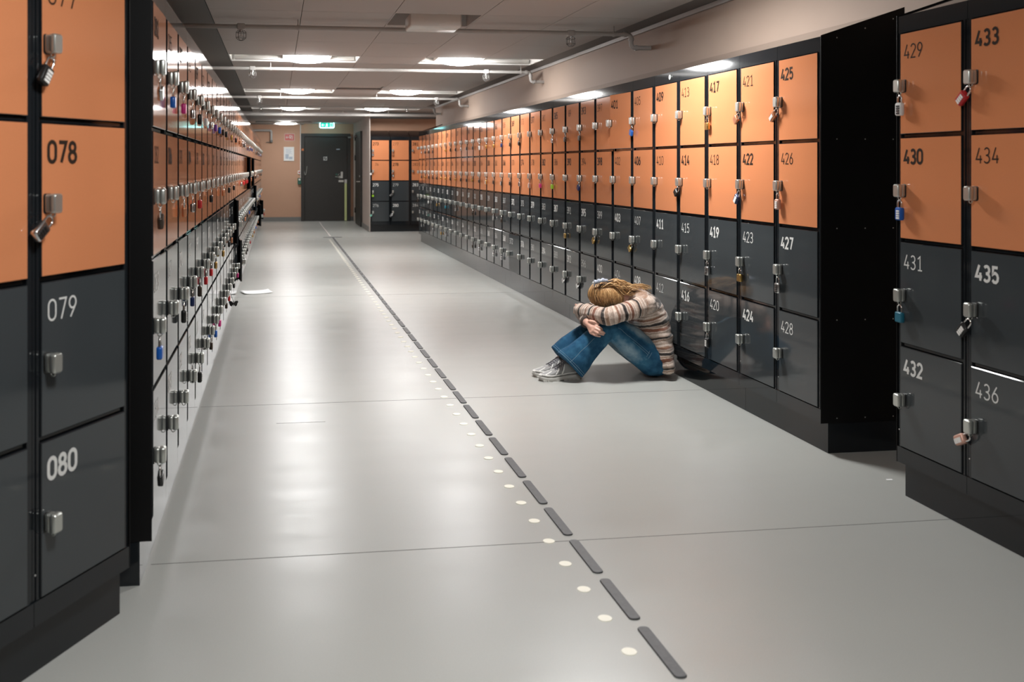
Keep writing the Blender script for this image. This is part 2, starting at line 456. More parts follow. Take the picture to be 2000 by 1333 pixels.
def words(n):
    U = ['', 'first', 'second', 'third', 'fourth', 'fifth', 'sixth', 'seventh', 'eighth', 'ninth', 'tenth', 'eleventh', 'twelfth', 'thirteenth',
         'fourteenth', 'fifteenth', 'sixteenth', 'seventeenth', 'eighteenth', 'nineteenth']
    T = {20: ('twentieth', 'twenty'), 30: ('thirtieth', 'thirty'), 40: ('fortieth', 'forty'), 50: ('fiftieth', 'fifty')}
    if n < 20: return U[n]
    t, u = n // 10 * 10, n % 10
    return T[t][0] if u == 0 else T[t][1] + '-' + U[u]

ROWN = ['top', 'second', 'third', 'bottom']
WORN = {274: ' 74', 389: ' 89'}
LK = {}                                      # first door number -> (locker empty, ordinal phrase)
def locker(first, loc, rz, label, group, ajar=None, extra=None):
    t = empty('locker', loc, rz); tag(t, label, 'locker', group)
    use('body', body_me, t)
    for r in range(4):
        num = first + r
        kind = 'orange' if r < 2 else 'grey'
        ang = (ajar or {}).get(r, 0.0)
        d = use('door', door_me[kind], t, (0.3717, -0.006, Z0 + RP * (3 - r)), (0, 0, radians(ang)))
        if ang: d['label'] = 'door standing ajar'
        bold = ((first - 1) // 4 + r) % 2 == 0
        txt = WORN.get(num, '%03d' % num)
        use('number', number_mesh(txt, bold, M['ink'] if r < 2 else M['white_ink']), d, (-0.3475 + 0.024, -0.0003, DH - 0.047 - 0.055))
        use('latch', latch_me, d, (LATCH_X, 0.0008, LATCH_Z))
    LK[first] = (t, ajar or {})
    return t

def side_panel(t, right, rivets=True):
    "black closing sheet on one side of an end locker"
    b = MB(); x = 0.3955 if right else -0.0015
    b.prism([(-0.004, -0.002), (DEP + 0.003, -0.002), (DEP + 0.003, ZF + DEP * 0.33 + 0.008), (-0.004, ZF + 0.004)], x, x + 0.002)
    p = b.build('side_panel', M['panel'], t)
    if rivets:
        b = MB()
        for yy in (0.075, 0.215, 0.355):
            for zz in (0.02, 0.47, 0.89, 1.30, ZF - 0.03 + yy * 0.33):
                xx = (x + 0.002, x + 0.0035) if right else (x - 0.0015, x)
                b.rbox(xx[0], xx[1], yy - 0.003, yy + 0.003, zz - 0.003, zz + 0.003, 0.0025, axis='x', seg=2)
        o = b.build('rivets', M['chrome'], p); o['kind'] = 'stuff'
    return p

def plinth(x0, x1, M4, label, group, setback=0.033):
    b = MB(); b.box(x0 + 0.001, x1 - 0.001, setback, DEP - 0.01, 0, Z_P - 0.0005)
    o = b.build('plinth', M['frame']); o.matrix_world = M4
    tag(o, label, 'plinth', group); return o

def row_matrix(loc, rz): return Matrix.Translation(Vector(loc)) @ Matrix.Rotation(rz, 4, 'Z')

# the long row behind the person, door 425 first from the near end
X_R, Y_R = 2.466, 4.138
NR = 32
for k in range(NR):
    first = 425 - 4 * k
    aj = {401: {0: 5.0}, 369: {3: 4.0}}.get(first)
    locker(first, (X_R, Y_R + PITCH * (k + 1), Z_P), -pi / 2,
           'locker %d to %d, %s from the near end of row behind person' % (first, first + 3, words(k + 1)),
           'lockers of the long row behind the person', aj)
side_panel(LK[425][0], True)
side_panel(LK[425 - 4 * (NR - 1)][0], False, False)
for k in range(NR // 2):
    plinth(0, 2 * PITCH, row_matrix((X_R, Y_R + PITCH * 2 * (k + 1), 0), -pi / 2),
           'dark plinth board, %s from near end, below row behind the person' % words(k + 1), 'plinths of the long row')
# short near row with 429
X_N, Y_N = 2.451, 3.565
for k in range(3):
    first = 429 + 4 * k
    locker(first, (X_N, Y_N - PITCH * k, Z_P), -pi / 2,
           'locker %d to %d, %s in the short row past the black side panel' % (first, first + 3, words(k + 1)),
           'lockers of the short near row')
plinth(0, 3 * PITCH, row_matrix((X_N, Y_N, 0), -pi / 2), 'black plinth below the short row that starts with door 429', None)
side_panel(LK[429][0], False, False)
# glossy row opposite the person, 081 first
AJ_L = {14: {2: 7}, 16: {3: 7}, 23: {1: 8}, 28: {1: 7}, 31: {2: 8}, 38: {3: 12}, 44: {3: 12}}
RZ_L = pi / 2 - DRIFT
for k in range(48):
    first = 81 + 4 * k
    locker(first, (X_L0 + DRIFT * PITCH * k, Y_L0 + PITCH * k, Z_P), RZ_L,
           'glossy locker, %s from the near end of row opposite the person' % words(k + 1),
           'lockers of the row opposite the person', AJ_L.get(k))
for k in range(24):
    plinth(0, 2 * PITCH, row_matrix((X_L0 + DRIFT * PITCH * 2 * k, Y_L0 + PITCH * 2 * k, 0), RZ_L),
           'glossy plinth board, %s from near end, below row opposite person' % words(k + 1), 'plinths of the glossy row')
side_panel(LK[81][0], False)
# angled near lockers with 078
A_DIR = radians(90 - 27.8)
dx, dy = cos(A_DIR), sin(A_DIR)
CXA, CYA = -0.4285, 2.940
for k in range(3):
    first = 77 - 4 * k
    locker(first, (CXA - dx * PITCH * (k + 1), CYA - dy * PITCH * (k + 1), Z_P), A_DIR,
           'locker %03d to %03d, %s from the corner of the angled block' % (first, first + 3, words(k + 1)),
           'lockers of the angled block')
plinth(0, 3 * PITCH, row_matrix((CXA - dx * PITCH * 3, CYA - dy * PITCH * 3, 0), A_DIR), 'black plinth below the angled block with door 078', None, 0.03)
side_panel(LK[77][0], True)
# far block facing down the corridor, 273
for k in range(3):
    first = 273 + 4 * k
    locker(first, (1.868 + 0.402 * k, 19.43, Z_P), 0,
           'locker %d to %d, %s from the dark side door, facing down corridor' % (first, first + 3, words(k + 1)),
           'lockers of the far block facing down the corridor')
plinth(0, 3 * 0.402, row_matrix((1.868, 19.43, 0), 0), 'dark plinth below the far block with door 273', None)

# ------------------------------------------------------------------ padlocks
PM = {}
def pmat(nm, col, rough=0.35, metal=0.0):
    if nm not in PM: PM[nm] = mat('padlock_' + nm, col, rough, metal)
    return PM[nm]
PC = {'silver': ((0.62, 0.62, 0.62), .25, 1), 'brass': ((0.62, 0.40, 0.13), .3, 1), 'copper': ((0.62, 0.27, 0.14), .35, .8), 'black': ((0.012, 0.012, 0.012), .3, 0),
      'blue': ((0.01, 0.10, 0.42), .3, 0), 'navy': ((0.01, 0.025, 0.10), .3, 0), 'teal': ((0.01, 0.13, 0.20), .35, 0), 'red': ((0.50, 0.02, 0.025), .3, 0),
      'pink': ((0.62, 0.03, 0.22), .35, 0), 'green': ((0.32, 0.62, 0.03), .35, 0), 'white': ((0.80, 0.80, 0.78), .4, 0), 'rose': ((0.62, 0.36, 0.28), .4, .3),
      'mint': ((0.20, 0.62, 0.48), .4, 0), 'turquoise': ((0.01, 0.20, 0.28), .35, 0), 'dark': ((0.06, 0.045, 0.035), .35, .6), 'purple': ((0.16, 0.04, 0.28), .35, 0)}
shackle_me = None
pl_cache = {}
def padlock_meshes(col, combo):
    global shackle_me
    if shackle_me is None:
        b = MB(); r, hh = 0.0095, 0.016
        pts = [(-r, 0, -0.029)] + [(-r * cos(t), 0, -0.0135 + r * sin(t)) for t in [pi * k / 8 for k in range(9)]] + [(r, 0, -0.029)]
        b.tube(pts, 0.0026, 8); shackle_me = b.mesh('shackle', M['steel'])
    if (col, combo) not in pl_cache:
        b = MB()
        if combo: b.rbox(-0.0145, 0.0145, -0.0075, 0.0075, -0.066, -0.026, 0.006)
        else: b.rbox(-0.016, 0.016, -0.007, 0.007, -0.058, -0.026, 0.005)
        me = b.mesh('lock_body', pmat(col, *PC[col]))
        dm = None
        if combo:
            b = MB()
            for i in range(4):
                z = -0.0345 - 0.0072 * i
                b.box(-0.005, 0.009, -0.0095, -0.0070, z - 0.0052, z)
            dm = b.mesh('dials', M['white_paint'] if col not in ('silver', 'white') else M['black_plastic'])
        pl_cache[(col, combo)] = (me, dm)
    return shackle_me, *pl_cache[(col, combo)]

def padlock(num, col, combo, tilt, label, group):
    first = (num - 1) // 4 * 4 + 1; r = num - first
    t, aj = LK[first]
    sh, bd, dm = padlock_meshes(col, combo)
    e = empty('padlock')
    Md = t.matrix_basis @ Matrix.Translation((0.3717, -0.006, Z0 + RP * (3 - r))) @ Matrix.Rotation(radians(aj.get(r, 0)), 4, 'Z')
    e.matrix_basis = Md @ Matrix.Translation((LATCH_X, 0.0008 - 0.018, LATCH_Z - 0.0322)) @ Matrix.Rotation(radians(tilt), 4, 'Y') @ Matrix.Scale(1.28, 4)
    tag(e, label, 'padlock', group)
    use('shackle', sh, e); use('lock_body', bd, e)
    if dm: use('dials', dm, e)
T = 52
KNOWN = {  # number: (colour, combination wheels, tilt)
 425: ('copper', 1, T), 421: ('copper', 0, T), 417: ('brass', 0, 0), 422: ('navy', 1, 38), 426: ('rose', 1, 0), 414: ('black', 0, T), 405: ('blue', 0, 20),
 393: ('dark', 0, 0), 389: ('dark', 0, 0), 385: ('silver', 0, 0), 419: ('silver', 1, 0), 423: ('brass', 0, 0), 427: ('silver', 1, 0), 420: ('black', 1, 0),
 407: ('brass', 0, T), 399: ('brass', 0, 45), 396: ('silver', 0, 60), 392: ('silver', 0, 60), 391: ('brass', 0, 0), 382: ('pink', 0, 0), 386: ('green', 0, 0),
 378: ('rose', 1, 0), 394: ('navy', 0, 30), 374: ('silver', 0, 0), 370: ('dark', 0, 0), 373: ('dark', 0, 20), 369: ('dark', 0, 0),
 365: ('navy', 0, 0), 366: ('dark', 1, 0), 362: ('dark', 0, 0), 358: ('brass', 1, 0), 354: ('dark', 0, 0), 350: ('brass', 0, 40), 346: ('dark', 0, 0), 342: ('dark', 0, 0),
 361: ('brass', 0, 0), 357: ('brass', 0, 0), 353: ('white', 1, 0), 349: ('dark', 0, 0), 345: ('dark', 0, 0), 341: ('silver', 0, 0), 337: ('dark', 0, 0),
 329: ('brass', 0, 0), 333: ('dark', 0, 0), 338: ('brass', 0, 0), 334: ('dark', 0, 0), 330: ('brass', 0, 0), 326: ('brass', 0, 0), 322: ('dark', 0, 0), 318: ('dark', 0, 0),
 331: ('turquoise', 0, 0), 323: ('brass', 0, 0), 315: ('white', 0, 40), 339: ('silver', 0, 0), 351: ('dark', 0, 0), 368: ('silver', 0, 0), 363: ('silver', 0, 20), 367: ('dark', 0, 0),
 364: ('silver', 0, 0), 356: ('silver', 0, 0), 352: ('dark', 0, 0), 332: ('silver', 0, 0), 328: ('brass', 0, 0), 320: ('silver', 0, 0), 308: ('silver', 0, 0), 303: ('dark', 0, 0), 317: ('dark', 0, 0), 313: ('dark', 0, 0),
 309: ('dark', 0, 0), 305: ('silver', 0, 0), 314: ('dark', 0, 0), 310: ('brass', 0, 0), 306: ('dark', 0, 0),
 436: ('rose', 1, 62), 435: ('black', 1, 42), 431: ('teal', 0, 0), 430: ('blue', 1, 0), 429: ('white', 1, 0), 433: ('red', 1, 48),
 78: ('silver', 1, 52), 77: ('black', 1, 30),
 277: ('copper', 0, 0), 278: ('dark', 1, 0), 274: ('white', 0, 60), 275: ('green', 0, 0), 279: ('silver', 1, 45), 276: ('mint', 0, 50), 280: ('silver', 1, 45), 273: ('silver', 0, 0),
}
def pl_label(num, col, combo, tilt, place):
    r = (num - 1) % 4
    return '%s %spadlock %s %s door, %s' % ({'dark': 'dark bronze'}.get(col, col), 'combination ' if combo else '', 'tilted on' if tilt else 'on', ROWN[r], place)
for num, (c, cb, tl) in KNOWN.items():
    first = (num - 1) // 4 * 4 + 1
    if 301 <= num <= 428: place = '%s locker from near end behind person' % words((425 - first) // 4 + 1); g = 'padlocks on the row behind the person'
    elif num >= 429: place = '%s short row locker' % words((first - 429) // 4 + 1); g = 'padlocks on the short row'
    elif num < 81: place = '%s angled block locker' % words((77 - first) // 4 + 1); g = 'padlocks on the angled block'
    else: place = '%s far block locker' % words((first - 273) // 4 + 1); g = 'padlocks on the far block'
    padlock(num, c, bool(cb), tl, pl_label(num, c, cb, tl, place), g)
# row opposite the person: (column, tier): colour
LEFT = {(0, 0): ('silver', 0, -25), (1, 0): ('blue', 0, 0), (2, 0): ('pink', 0, 0), (3, 0): ('silver', 0, 0), (4, 0): ('black', 1, 0), (5, 0): ('white', 0, 0), (6, 0): ('silver', 0, 0),
        (7, 0): ('purple', 0, 0), (8, 0): ('blue', 0, 0), (9, 0): ('dark', 0, 0), (10, 0): ('black', 0, 0), (12, 0): ('brass', 0, 0), (14, 0): ('black', 0, 0), (16, 0): ('copper', 0, 0), (18, 0): ('silver', 0, 0),
        (0, 1): ('dark', 0, -25), (2, 1): ('copper', 0, -20), (3, 1): ('silver', 0, 0), (4, 1): ('red', 0, 0), (6, 1): ('black', 0, 0), (9, 1): ('copper', 0, -20), (11, 1): ('black', 0, 0), (13, 1): ('black', 0, 0), (17, 1): ('silver', 0, 0), (22, 1): ('red', 0, 0),
        (0, 2): ('blue', 0, 0), (2, 2): ('black', 1, 0), (3, 2): ('navy', 0, 0), (4, 2): ('dark', 1, 0), (5, 2): ('red', 0, 0), (6, 2): ('red', 0, 0), (7, 2): ('brass', 0, 0), (9, 2): ('brass', 0, 0), (11, 2): ('black', 0, 0), (12, 2): ('copper', 0, 0), (20, 2): ('copper', 0, 0), (24, 2): ('blue', 0, 0), (30, 2): ('silver', 0, 0),
        (0, 3): ('black', 0, -25), (4, 3): ('black', 1, 0), (6, 3): ('dark', 0, 0), (7, 3): ('blue', 0, 0), (8, 3): ('pink', 0, 0), (10, 3): ('dark', 0, 0), (11, 3): ('red', 0, 0), (13, 3): ('black', 0, 0), (15, 3): ('pink', 0, 0), (19, 3): ('silver', 0, 0), (21, 3): ('dark', 0, 0)}
rr = random.Random(3)
for k in range(19, 48):
    for t_ in range(4):
        if (k, t_) not in LEFT and rr.random() < 0.42: LEFT[(k, t_)] = (rr.choice(['silver', 'dark', 'black', 'brass', 'silver', 'copper', 'blue', 'red']), 0, 0)
for (k, t_), (c, cb, tl) in LEFT.items():
    num = 81 + 4 * k + t_
    padlock(num, c, bool(cb), tl, pl_label(num, c, cb, tl, '%s locker from near end opposite person' % words(k + 1)), 'padlocks on the row opposite the person')
# ------------------------------------------------------------------ ceiling lights
def ceiling_light(x0, x1, y0, xc, label, lit=True, surface=False, dif='diffuser', flat_=False):
    zc = Z_C2 if surface else Z_C
    t = empty('ceiling_light', ((x0 + x1) / 2, y0 + REC / 2, zc)); tag(t, label, 'ceiling light', 'recessed ceiling lights')
    hx, hy = (x1 - x0) / 2, REC / 2
    b = MB(); d = 0.125; w_ = 0.012
    if not surface:
        b.box(-hx, hx, -hy, hy, d, d + w_)
        b.box(-hx, -hx + w_, -hy, hy, 0.0005, d); b.box(hx - w_, hx, -hy, hy, 0.0005, d)
        b.box(-hx + w_, hx - w_, -hy, -hy + w_, 0.0005, d); b.box(-hx + w_, hx - w_, hy - w_, hy, 0.0005, d)
        b.build('trough', M['white_paint'], t)
        b = MB(); b.rbox(-hx + 0.04, hx - 0.03, 0.235, 0.275, 0.012, 0.06, 0.012, axis='x'); b.build('tube_cover', M['white_paint'], t)
    else:
        b.rbox(-hx, hx, -0.09, 0.09, -0.045, -0.001, 0.02, axis='x'); b.build('housing', M['white_paint'], t)
    dx_ = xc - (x0 + x1) / 2
    b = MB()
    z = -0.045 if surface else 0.018
    ax_, ay_, az_ = 0.235, (0.10 if surface else 0.21), (0.03 if surface else 0.062)
    if flat_: az_ = 0.012
    b.loft([[(dx_ + ax_ * sin(q) * cos(2 * pi * k / 32), ay_ * sin(q) * sin(2 * pi * k / 32), z - az_ * cos(q)) for k in range(32)] for q in [0.02] + [pi / 2 * j / 8 for j in range(1, 9)]])
    b.build('diffuser', M[dif] if lit else M['white_paint'], t)
    if not surface:
        b = MB(); b.box(dx_ - 0.245, dx_ + 0.245, -0.215, 0.215, z + 0.001, z + 0.03); b.build('lamp_tray', M['white_paint'], t)
    if not surface:
        b = MB(); b.box(dx_ - 0.06, dx_ + 0.06, -0.03, 0.03, z + 0.03, d); b.build('lamp_holder', M['white_paint'], t)
    return t
for i, y in enumerate(ROWS_Y):
    ceiling_light(-0.47, 0.84, y, 0.31, 'lit recessed ceiling light over the glossy row side, %s from the near end' % words(i + 1), dif='diffuser' if i < 2 else 'diffuser_dim')
    ceiling_light(1.49, 2.735, y, 1.9, 'lit recessed ceiling light over the long row side, %s from the near end' % words(i + 1), dif='diffuser' if i < 2 else 'diffuser_dim')
ceiling_light(-0.47, 0.80, 22.0, 0.22, 'lit ceiling light under the lowered ceiling before the exit door', surface=True)
ceiling_light(-0.47, 0.84, 5.0, 0.31, 'unlit ceiling light on the glossy row side just above the camera view', lit=False)
ceiling_light(1.49, 2.735, 5.0, 1.8, 'ceiling light on the long row side just above the camera view', dif='diffuser_new', flat_=True)
ceiling_light(-0.47, 0.84, 1.2, 0.31, 'ceiling light above the angled locker block', dif='diffuser_flat', flat_=True)
ceiling_light(1.49, 2.735, 1.2, 1.9, 'unlit ceiling light above the short row', lit=False)

# small unlit box fitting in its own open recess
t = empty('box_fitting', (1.153, 7.15, Z_C)); tag(t, 'small unlit white box fitting hanging from an open ceiling recess', 'ceiling light')
b = MB(); hx, hy = 0.19, 0.14
b.rbox(-hx, hx, -hy, hy, -0.082, 0.02, 0.015, axis='y'); b.build('housing', M['white_paint'], t)
b = MB()
b.box(-0.313, 0.337, -0.22, -0.21, 0.0005, 0.1); b.box(-0.313, 0.337, 0.37, 0.38, 0.0005, 0.1)
b.box(-0.313, -0.303, -0.21, 0.37, 0.0005, 0.1); b.box(0.327, 0.337, -0.21, 0.37, 0.0005, 0.1)
b.box(-0.313, 0.337, -0.22, 0.38, 0.1, 0.11); b.build('recess_frame', M['ceiling'], t)
b = MB(); b.box(-0.03, 0.03, -0.03, 0.03, 0.02, 0.1); b.build('bracket', M['pipe'], t)
b = MB(); b.box(0.842, 1.488, 13.382, 13.998, Z_C + 0.028, Z_C + 0.04); o = b.build('recess_cover', M['ceiling'], ceil)

# ------------------------------------------------------------------ sprinkler pipes
def sprinkler(pipe, x):
    b = MB()
    b.tube([(x, 0, 0.021), (x, 0, -0.021)], 0.021, 10); b.rbox(x - 0.03, x + 0.03, -0.022, 0.022, -0.022, 0.024, 0.01)
    b.tube([(x, 0, -0.02), (x, 0, -0.038)], 0.011, 8, 1); b.tube([(x, 0, -0.038), (x, 0, -0.068)], 0.0035, 6, 1)
    b.tube([(x, 0, -0.068), (x, 0, -0.070)], 0.014, 10, 1)
    h = b.build('sprinkler_head', [M['pipe'], M['steel']], pipe)
    b = MB(); R = 0.036
    for k in range(6):
        a = 2 * pi * k / 6
        b.tube([(x + 0.018 * cos(a), 0.018 * sin(a), -0.026), (x + R * cos(a), R * sin(a), -0.040), (x + R * cos(a), R * sin(a), -0.085), (x + 0.016 * cos(a), 0.016 * sin(a), -0.102)], 0.0022, 5)
    for rr_, zz in ((R, -0.046), (R, -0.082), (0.016, -0.102)):
        b.tube([(x + rr_ * cos(2 * pi * k / 14), rr_ * sin(2 * pi * k / 14), zz) for k in range(14)], 0.0022, 5, closed=True)
    b.build('wire_guard', M['dark_wire'], h)
M['dark_wire'] = mat('guard_wire', (0.22, 0.21, 0.20), 0.35, metal=0.8)
def pipe_run(y, z, x0, x1, heads, clamps, end, label, r=0.0175):
    t = empty('sprinkler_pipe', (0, y, z)); tag(t, label, 'pipe', 'sprinkler pipes under the ceiling')
    b = MB()
    pts = [(x0, 0, 0), (x1, 0, 0)]
    if end == 'elbow':
        e = 0.03
        pts = [(x0, 0, 0), (x1 - e, 0, 0)] + [(x1 - e + e * sin(a), 0, -e + e * cos(a)) for a in (pi / 6, pi / 3, pi / 2)] + \
              [(x1, 0, -0.075)] + [(x1 + e - e * cos(a), 0, -0.075 - e * sin(a)) for a in (pi / 6, pi / 3, pi / 2)] + [(X_W + 0.01, 0, -0.105)]
    b.tube(pts, r, 12); b.build('pipe', M['pipe'], t)
    if end == 'elbow':
        b = MB()
        b.tube([(x1 - 0.06, 0, 0), (x1 - 0.035, 0, 0)], r + 0.005, 12); b.tube([(x1, 0, -0.03), (x1, 0, -0.05)], r + 0.005, 12)
        b.tube([(x1 + 0.03, 0, -0.105), (x1 + 0.05, 0, -0.105)], r + 0.005, 12); b.build('coupling', M['pipe'], t)
    for x in heads: sprinkler(t, x)
    for x in clamps:
        b = MB()
        b.tube([(x - 0.008, 0, 0), (x + 0.008, 0, 0)], r + 0.005, 10)
        b.tube([(x, 0, 0.01), (x, 0, (Z_C if y < Y_STEP else Z_C2) - z - 0.001)], 0.004, 6)
        b.tube([(x, -0.024, -0.008), (x, 0.024, -0.008)], 0.005, 6)
        b.build('clamp', M['pipe'], t)
pipe_run(7.33, 2.352, -0.85, 2.76, (-0.26, 2.27), (0.16, 2.62), 'elbow', 'white sprinkler pipe, first from the near end, beside the box fitting')
pipe_run(10.42, 2.35, -0.85, 2.77, (-0.25, 2.27), (-0.06, 2.66), 'elbow', 'white sprinkler pipe, second from the near end, just past lit lights')
pipe_run(14.66, 2.345, -0.85, 2.78, (-0.25, 2.42), (0.06, 1.5), 'elbow', 'white sprinkler pipe, third from the near end')
pipe_run(17.2, 2.36, -0.85, 2.80, (-0.27, 2.3), (0.05, 1.9), 'elbow', 'white sprinkler pipe, fourth from the near end')
pipe_run(19.2, 2.33, -0.85, 4.05, (), (0.1, 1.3, 2.2), None, 'thick white pipe crossing before the far block', r=0.03)
pipe_run(22.3, 2.275, -0.85, 0.62, (), (0.55, -0.3), None, 'thin white pipe crossing before the exit door', r=0.012)

# ------------------------------------------------------------------ far wall and exit door
def P2(px, py, Y=Y_FAR):
    p = at(px, py, Y); return p.x, p.z
def flat(name, x0y0, x1y1, d0, d1, m, parent=None, r=0.0, Y=Y_FAR):
    "box on the far wall between two photo pixels, standing d0..d1 in front of it"
    xa, za = P2(*x0y0, Y); xb, zb = P2(*x1y1, Y)
    b = MB()
    if r: b.rbox(min(xa, xb), max(xa, xb), Y - d1, Y - d0, min(za, zb), max(za, zb), r)
    else: b.box(min(xa, xb), max(xa, xb), Y - d1, Y - d0, min(za, zb), max(za, zb))
    return b.build(name, m, parent)
M['chrome2'] = mat('brushed_steel_plate', (0.5, 0.5, 0.47), 0.35, metal=0.9)
M['yellow'] = mat('pale_yellow_luminous_strip', (0.55, 0.62, 0.28), 0.5)
M['red_sign'] = mat('red_sign_face', (0.48, 0.045, 0.028), 0.4)
M['sign_white'] = mat('white_pictogram', (0.8, 0.74, 0.7), 0.5)
M['green_box'] = mat('green_plastic', (0.03, 0.13, 0.09), 0.35)
M['orange_tag'] = mat('orange_tag', (0.55, 0.16, 0.05), 0.5)
M['pale_print'] = mat('pale_blue_print', (0.45, 0.52, 0.60), 0.5)
xl, _ = P2(588, 300); xr, _ = P2(684, 300); zt = 2.10
dr = empty('door_1', ((xl + xr) / 2, Y_FAR, 0)); dr['kind'] = 'structure'; dr['label'] = 'dark brown exit door with steel lock plates and yellow luminous strip'
def onto(o):
    o.parent = dr; o.location = (-(xl + xr) / 2, -Y_FAR, 0)
b = MB(); fw = 0.075
b.box(xl, xl + fw, Y_FAR - 0.10, Y_FAR + 0.0, 0, zt); b.box(xr - fw, xr, Y_FAR - 0.10, Y_FAR, 0, zt); b.box(xl + fw, xr - fw, Y_FAR - 0.10, Y_FAR, zt - fw, zt)
onto(b.build('door_frame', M['door']))
b = MB(); b.box(xl + fw + 0.004, xr - fw - 0.004, Y_FAR - 0.06, Y_FAR - 0.01, 0.004, zt - fw - 0.004); leaf = b.build('door_leaf', M['door']); onto(leaf)
onto(flat('sign_plate', (628.5, 304), (641, 316), 0.06, 0.066, M['black_plastic'], r=0.008))
b = MB()
def stroke(pp, wd, y, cl=False):
    ribbon(b, [P2(*p) for p in pp], cl, wd, 0, 0, 1.0, y)
stroke([(632, 313), (632, 307), (638, 307), (638, 313)], 0.012, Y_FAR - 0.067, True); stroke([(633, 312), (638.5, 306)], 0.012, Y_FAR - 0.067)
onto(b.build('sign_pictogram', M['white_ink']))
onto(flat('lock_plate', (664.8, 335.5), (669.5, 348.5), 0.06, 0.072, M['chrome2'], r=0.01))
onto(flat('lower_lock_plate', (660.5, 351.5), (671, 356), 0.06, 0.072, M['chrome2'], r=0.01))
b = MB(); x, z = P2(663, 346); b.tube([(x, Y_FAR - 0.06, z), (x, Y_FAR - 0.12, z), (x - 0.02, Y_FAR - 0.13, z), (x - 0.11, Y_FAR - 0.13, z + 0.01)], 0.011, 8)
b.tube([(x, Y_FAR - 0.06, z), (x, Y_FAR - 0.066, z)], 0.03, 12); onto(b.build('door_handle', M['chrome']))
b = MB(); x, z = P2(657, 341); b.tube([(x, Y_FAR - 0.06, z), (x, Y_FAR - 0.10, z)], 0.022, 10); onto(b.build('thumb_turn', M['green_box']))
b = MB(); x, z = P2(660, 339.5); b.tube([(x + 0.03, Y_FAR - 0.06, z), (x + 0.03, Y_FAR - 0.09, z), (x - 0.01, Y_FAR - 0.1, z - 0.04)], 0.008, 8); onto(b.build('latch_lever', M['chrome']))
b = MB(); xa, za = P2(672.3, 351); xb, zb = P2(676.8, 432)
b.rbox(xa, xb, Y_FAR - 0.128, Y_FAR - 0.1, 0.01, za, 0.008); onto(b.build('luminous_strip', M['yellow']))
onto(flat('strip_cap', (672, 350.5), (677, 358), 0.128, 0.134, M['chrome2'], r=0.006))
b = MB(); xa, za = P2(599.5, 325); pts = []
for k in range(13):
    s = k / 12.0; pts.append((xa - 0.085 * s, Y_FAR - 0.075 - 0.03 * sin(pi * s), za - 0.20 * sin(pi * min(1, s * 1.05)) - 0.02 * s))
b.tube(pts, 0.006, 6); onto(b.build('cable_loop', M['chrome']))
onto(flat('door_sticker', (656.5, 292.8), (663.5, 291), 0.06, 0.061, M['pale_print']))
onto(flat('door_closer', (664, 266.5), (673, 267.6), 0.06, 0.068, M['base']))
onto(flat('door_tag', (588.8, 290.5), (593.2, 294.8), 0.10, 0.106, M['orange_tag']))
b = MB(); b.box(xr - 0.06, xr + 0.02, Y_FAR - 0.13, Y_FAR - 0.1, 1.99, 2.03); onto(b.build('door_contact', M['base']))

# side door leaf standing off the side wall
d2 = empty('door_2', (1.84, 21.0, 0)); d2['kind'] = 'structure'; d2['label'] = 'dark side door seen edge-on beside the far locker block'
b = MB(); b.box(-0.045, -0.002, 0, 1.35, 0.01, 2.08); b.build('door_leaf', M['door'], d2)
for z in (0.25, 1.45, 1.9):
    b = MB(); b.rbox(-0.062, -0.045, 1.28, 1.36, z, z + 0.12, 0.01); b.build('hinge', M['black_plastic'], d2)
b = MB(); b.tube([(-0.045, 0.1, 0.98), (-0.10, 0.1, 0.98), (-0.105, 0.22, 0.98)], 0.011, 8); b.tube([(-0.046, 0.1, 1.10), (-0.058, 0.1, 1.10)], 0.022, 10); b.build('door_handle', M['chrome'], d2)
b = MB(); b.rbox(-0.10, -0.045, 0.95, 1.25, 1.97, 2.03, 0.01); b.build('door_closer', M['base'], d2)

# fire hose sign
t = empty('fire_sign'); tag(t, 'small red fire equipment sign with white arrow above the framed notice', 'sign')
flat('sign_face', (556.4, 262), (574.6, 274.6), 0.0, 0.006, M['red_sign'], t)
b = MB(); yv = Y_FAR - 0.0068
for pp in ([(559, 268.5), (564.5, 268.5)], [(561, 266.3), (558.8, 268.5), (561, 270.7)], [(571.2, 265), (571.2, 272.5)]): stroke(pp, 0.012, yv)
stroke([(565.5, 265), (569, 265), (569, 268.2), (565.5, 268.2)], 0.012, yv, True); stroke([(565.6, 271), (567, 268.5), (569.2, 272)], 0.012, yv)
b.build('sign_pictogram', M['sign_white'], t)
b = MB(); xa, za = P2(555.8, 261.4); xb, zb = P2(575.2, 275.2); b.box(xa, xb, Y_FAR - 0.005, Y_FAR - 0.0, zb, za); b.build('sign_border', M['sign_white'], t)
# framed notice
t = empty('framed_notice'); tag(t, 'framed white notice with pale plan print on the tan wall', 'notice')
xa, za = P2(554, 287); xb, zb = P2(574.5, 314.5); fr = 0.022
b = MB(); y0, y1 = Y_FAR - 0.022, Y_FAR
b.box(xa, xa + fr, y0, y1, zb, za); b.box(xb - fr, xb, y0, y1, zb, za); b.box(xa + fr, xb - fr, y0, y1, zb, zb + fr); b.box(xa + fr, xb - fr, y0, y1, za - fr, za)
b.build('notice_frame', M['white_paint'], t)
b = MB(); b.box(xa + fr, xb - fr, Y_FAR - 0.008, Y_FAR, zb + fr, za - fr); sh_ = b.build('notice_sheet', M['paper'], t)
b = MB()
for k in range(7):
    z = za - fr - 0.03 - 0.018 * k; b.box(xa + fr + 0.03, xb - fr - 0.03 - 0.02 * (k % 3), Y_FAR - 0.0088, Y_FAR - 0.008, z - 0.006, z)
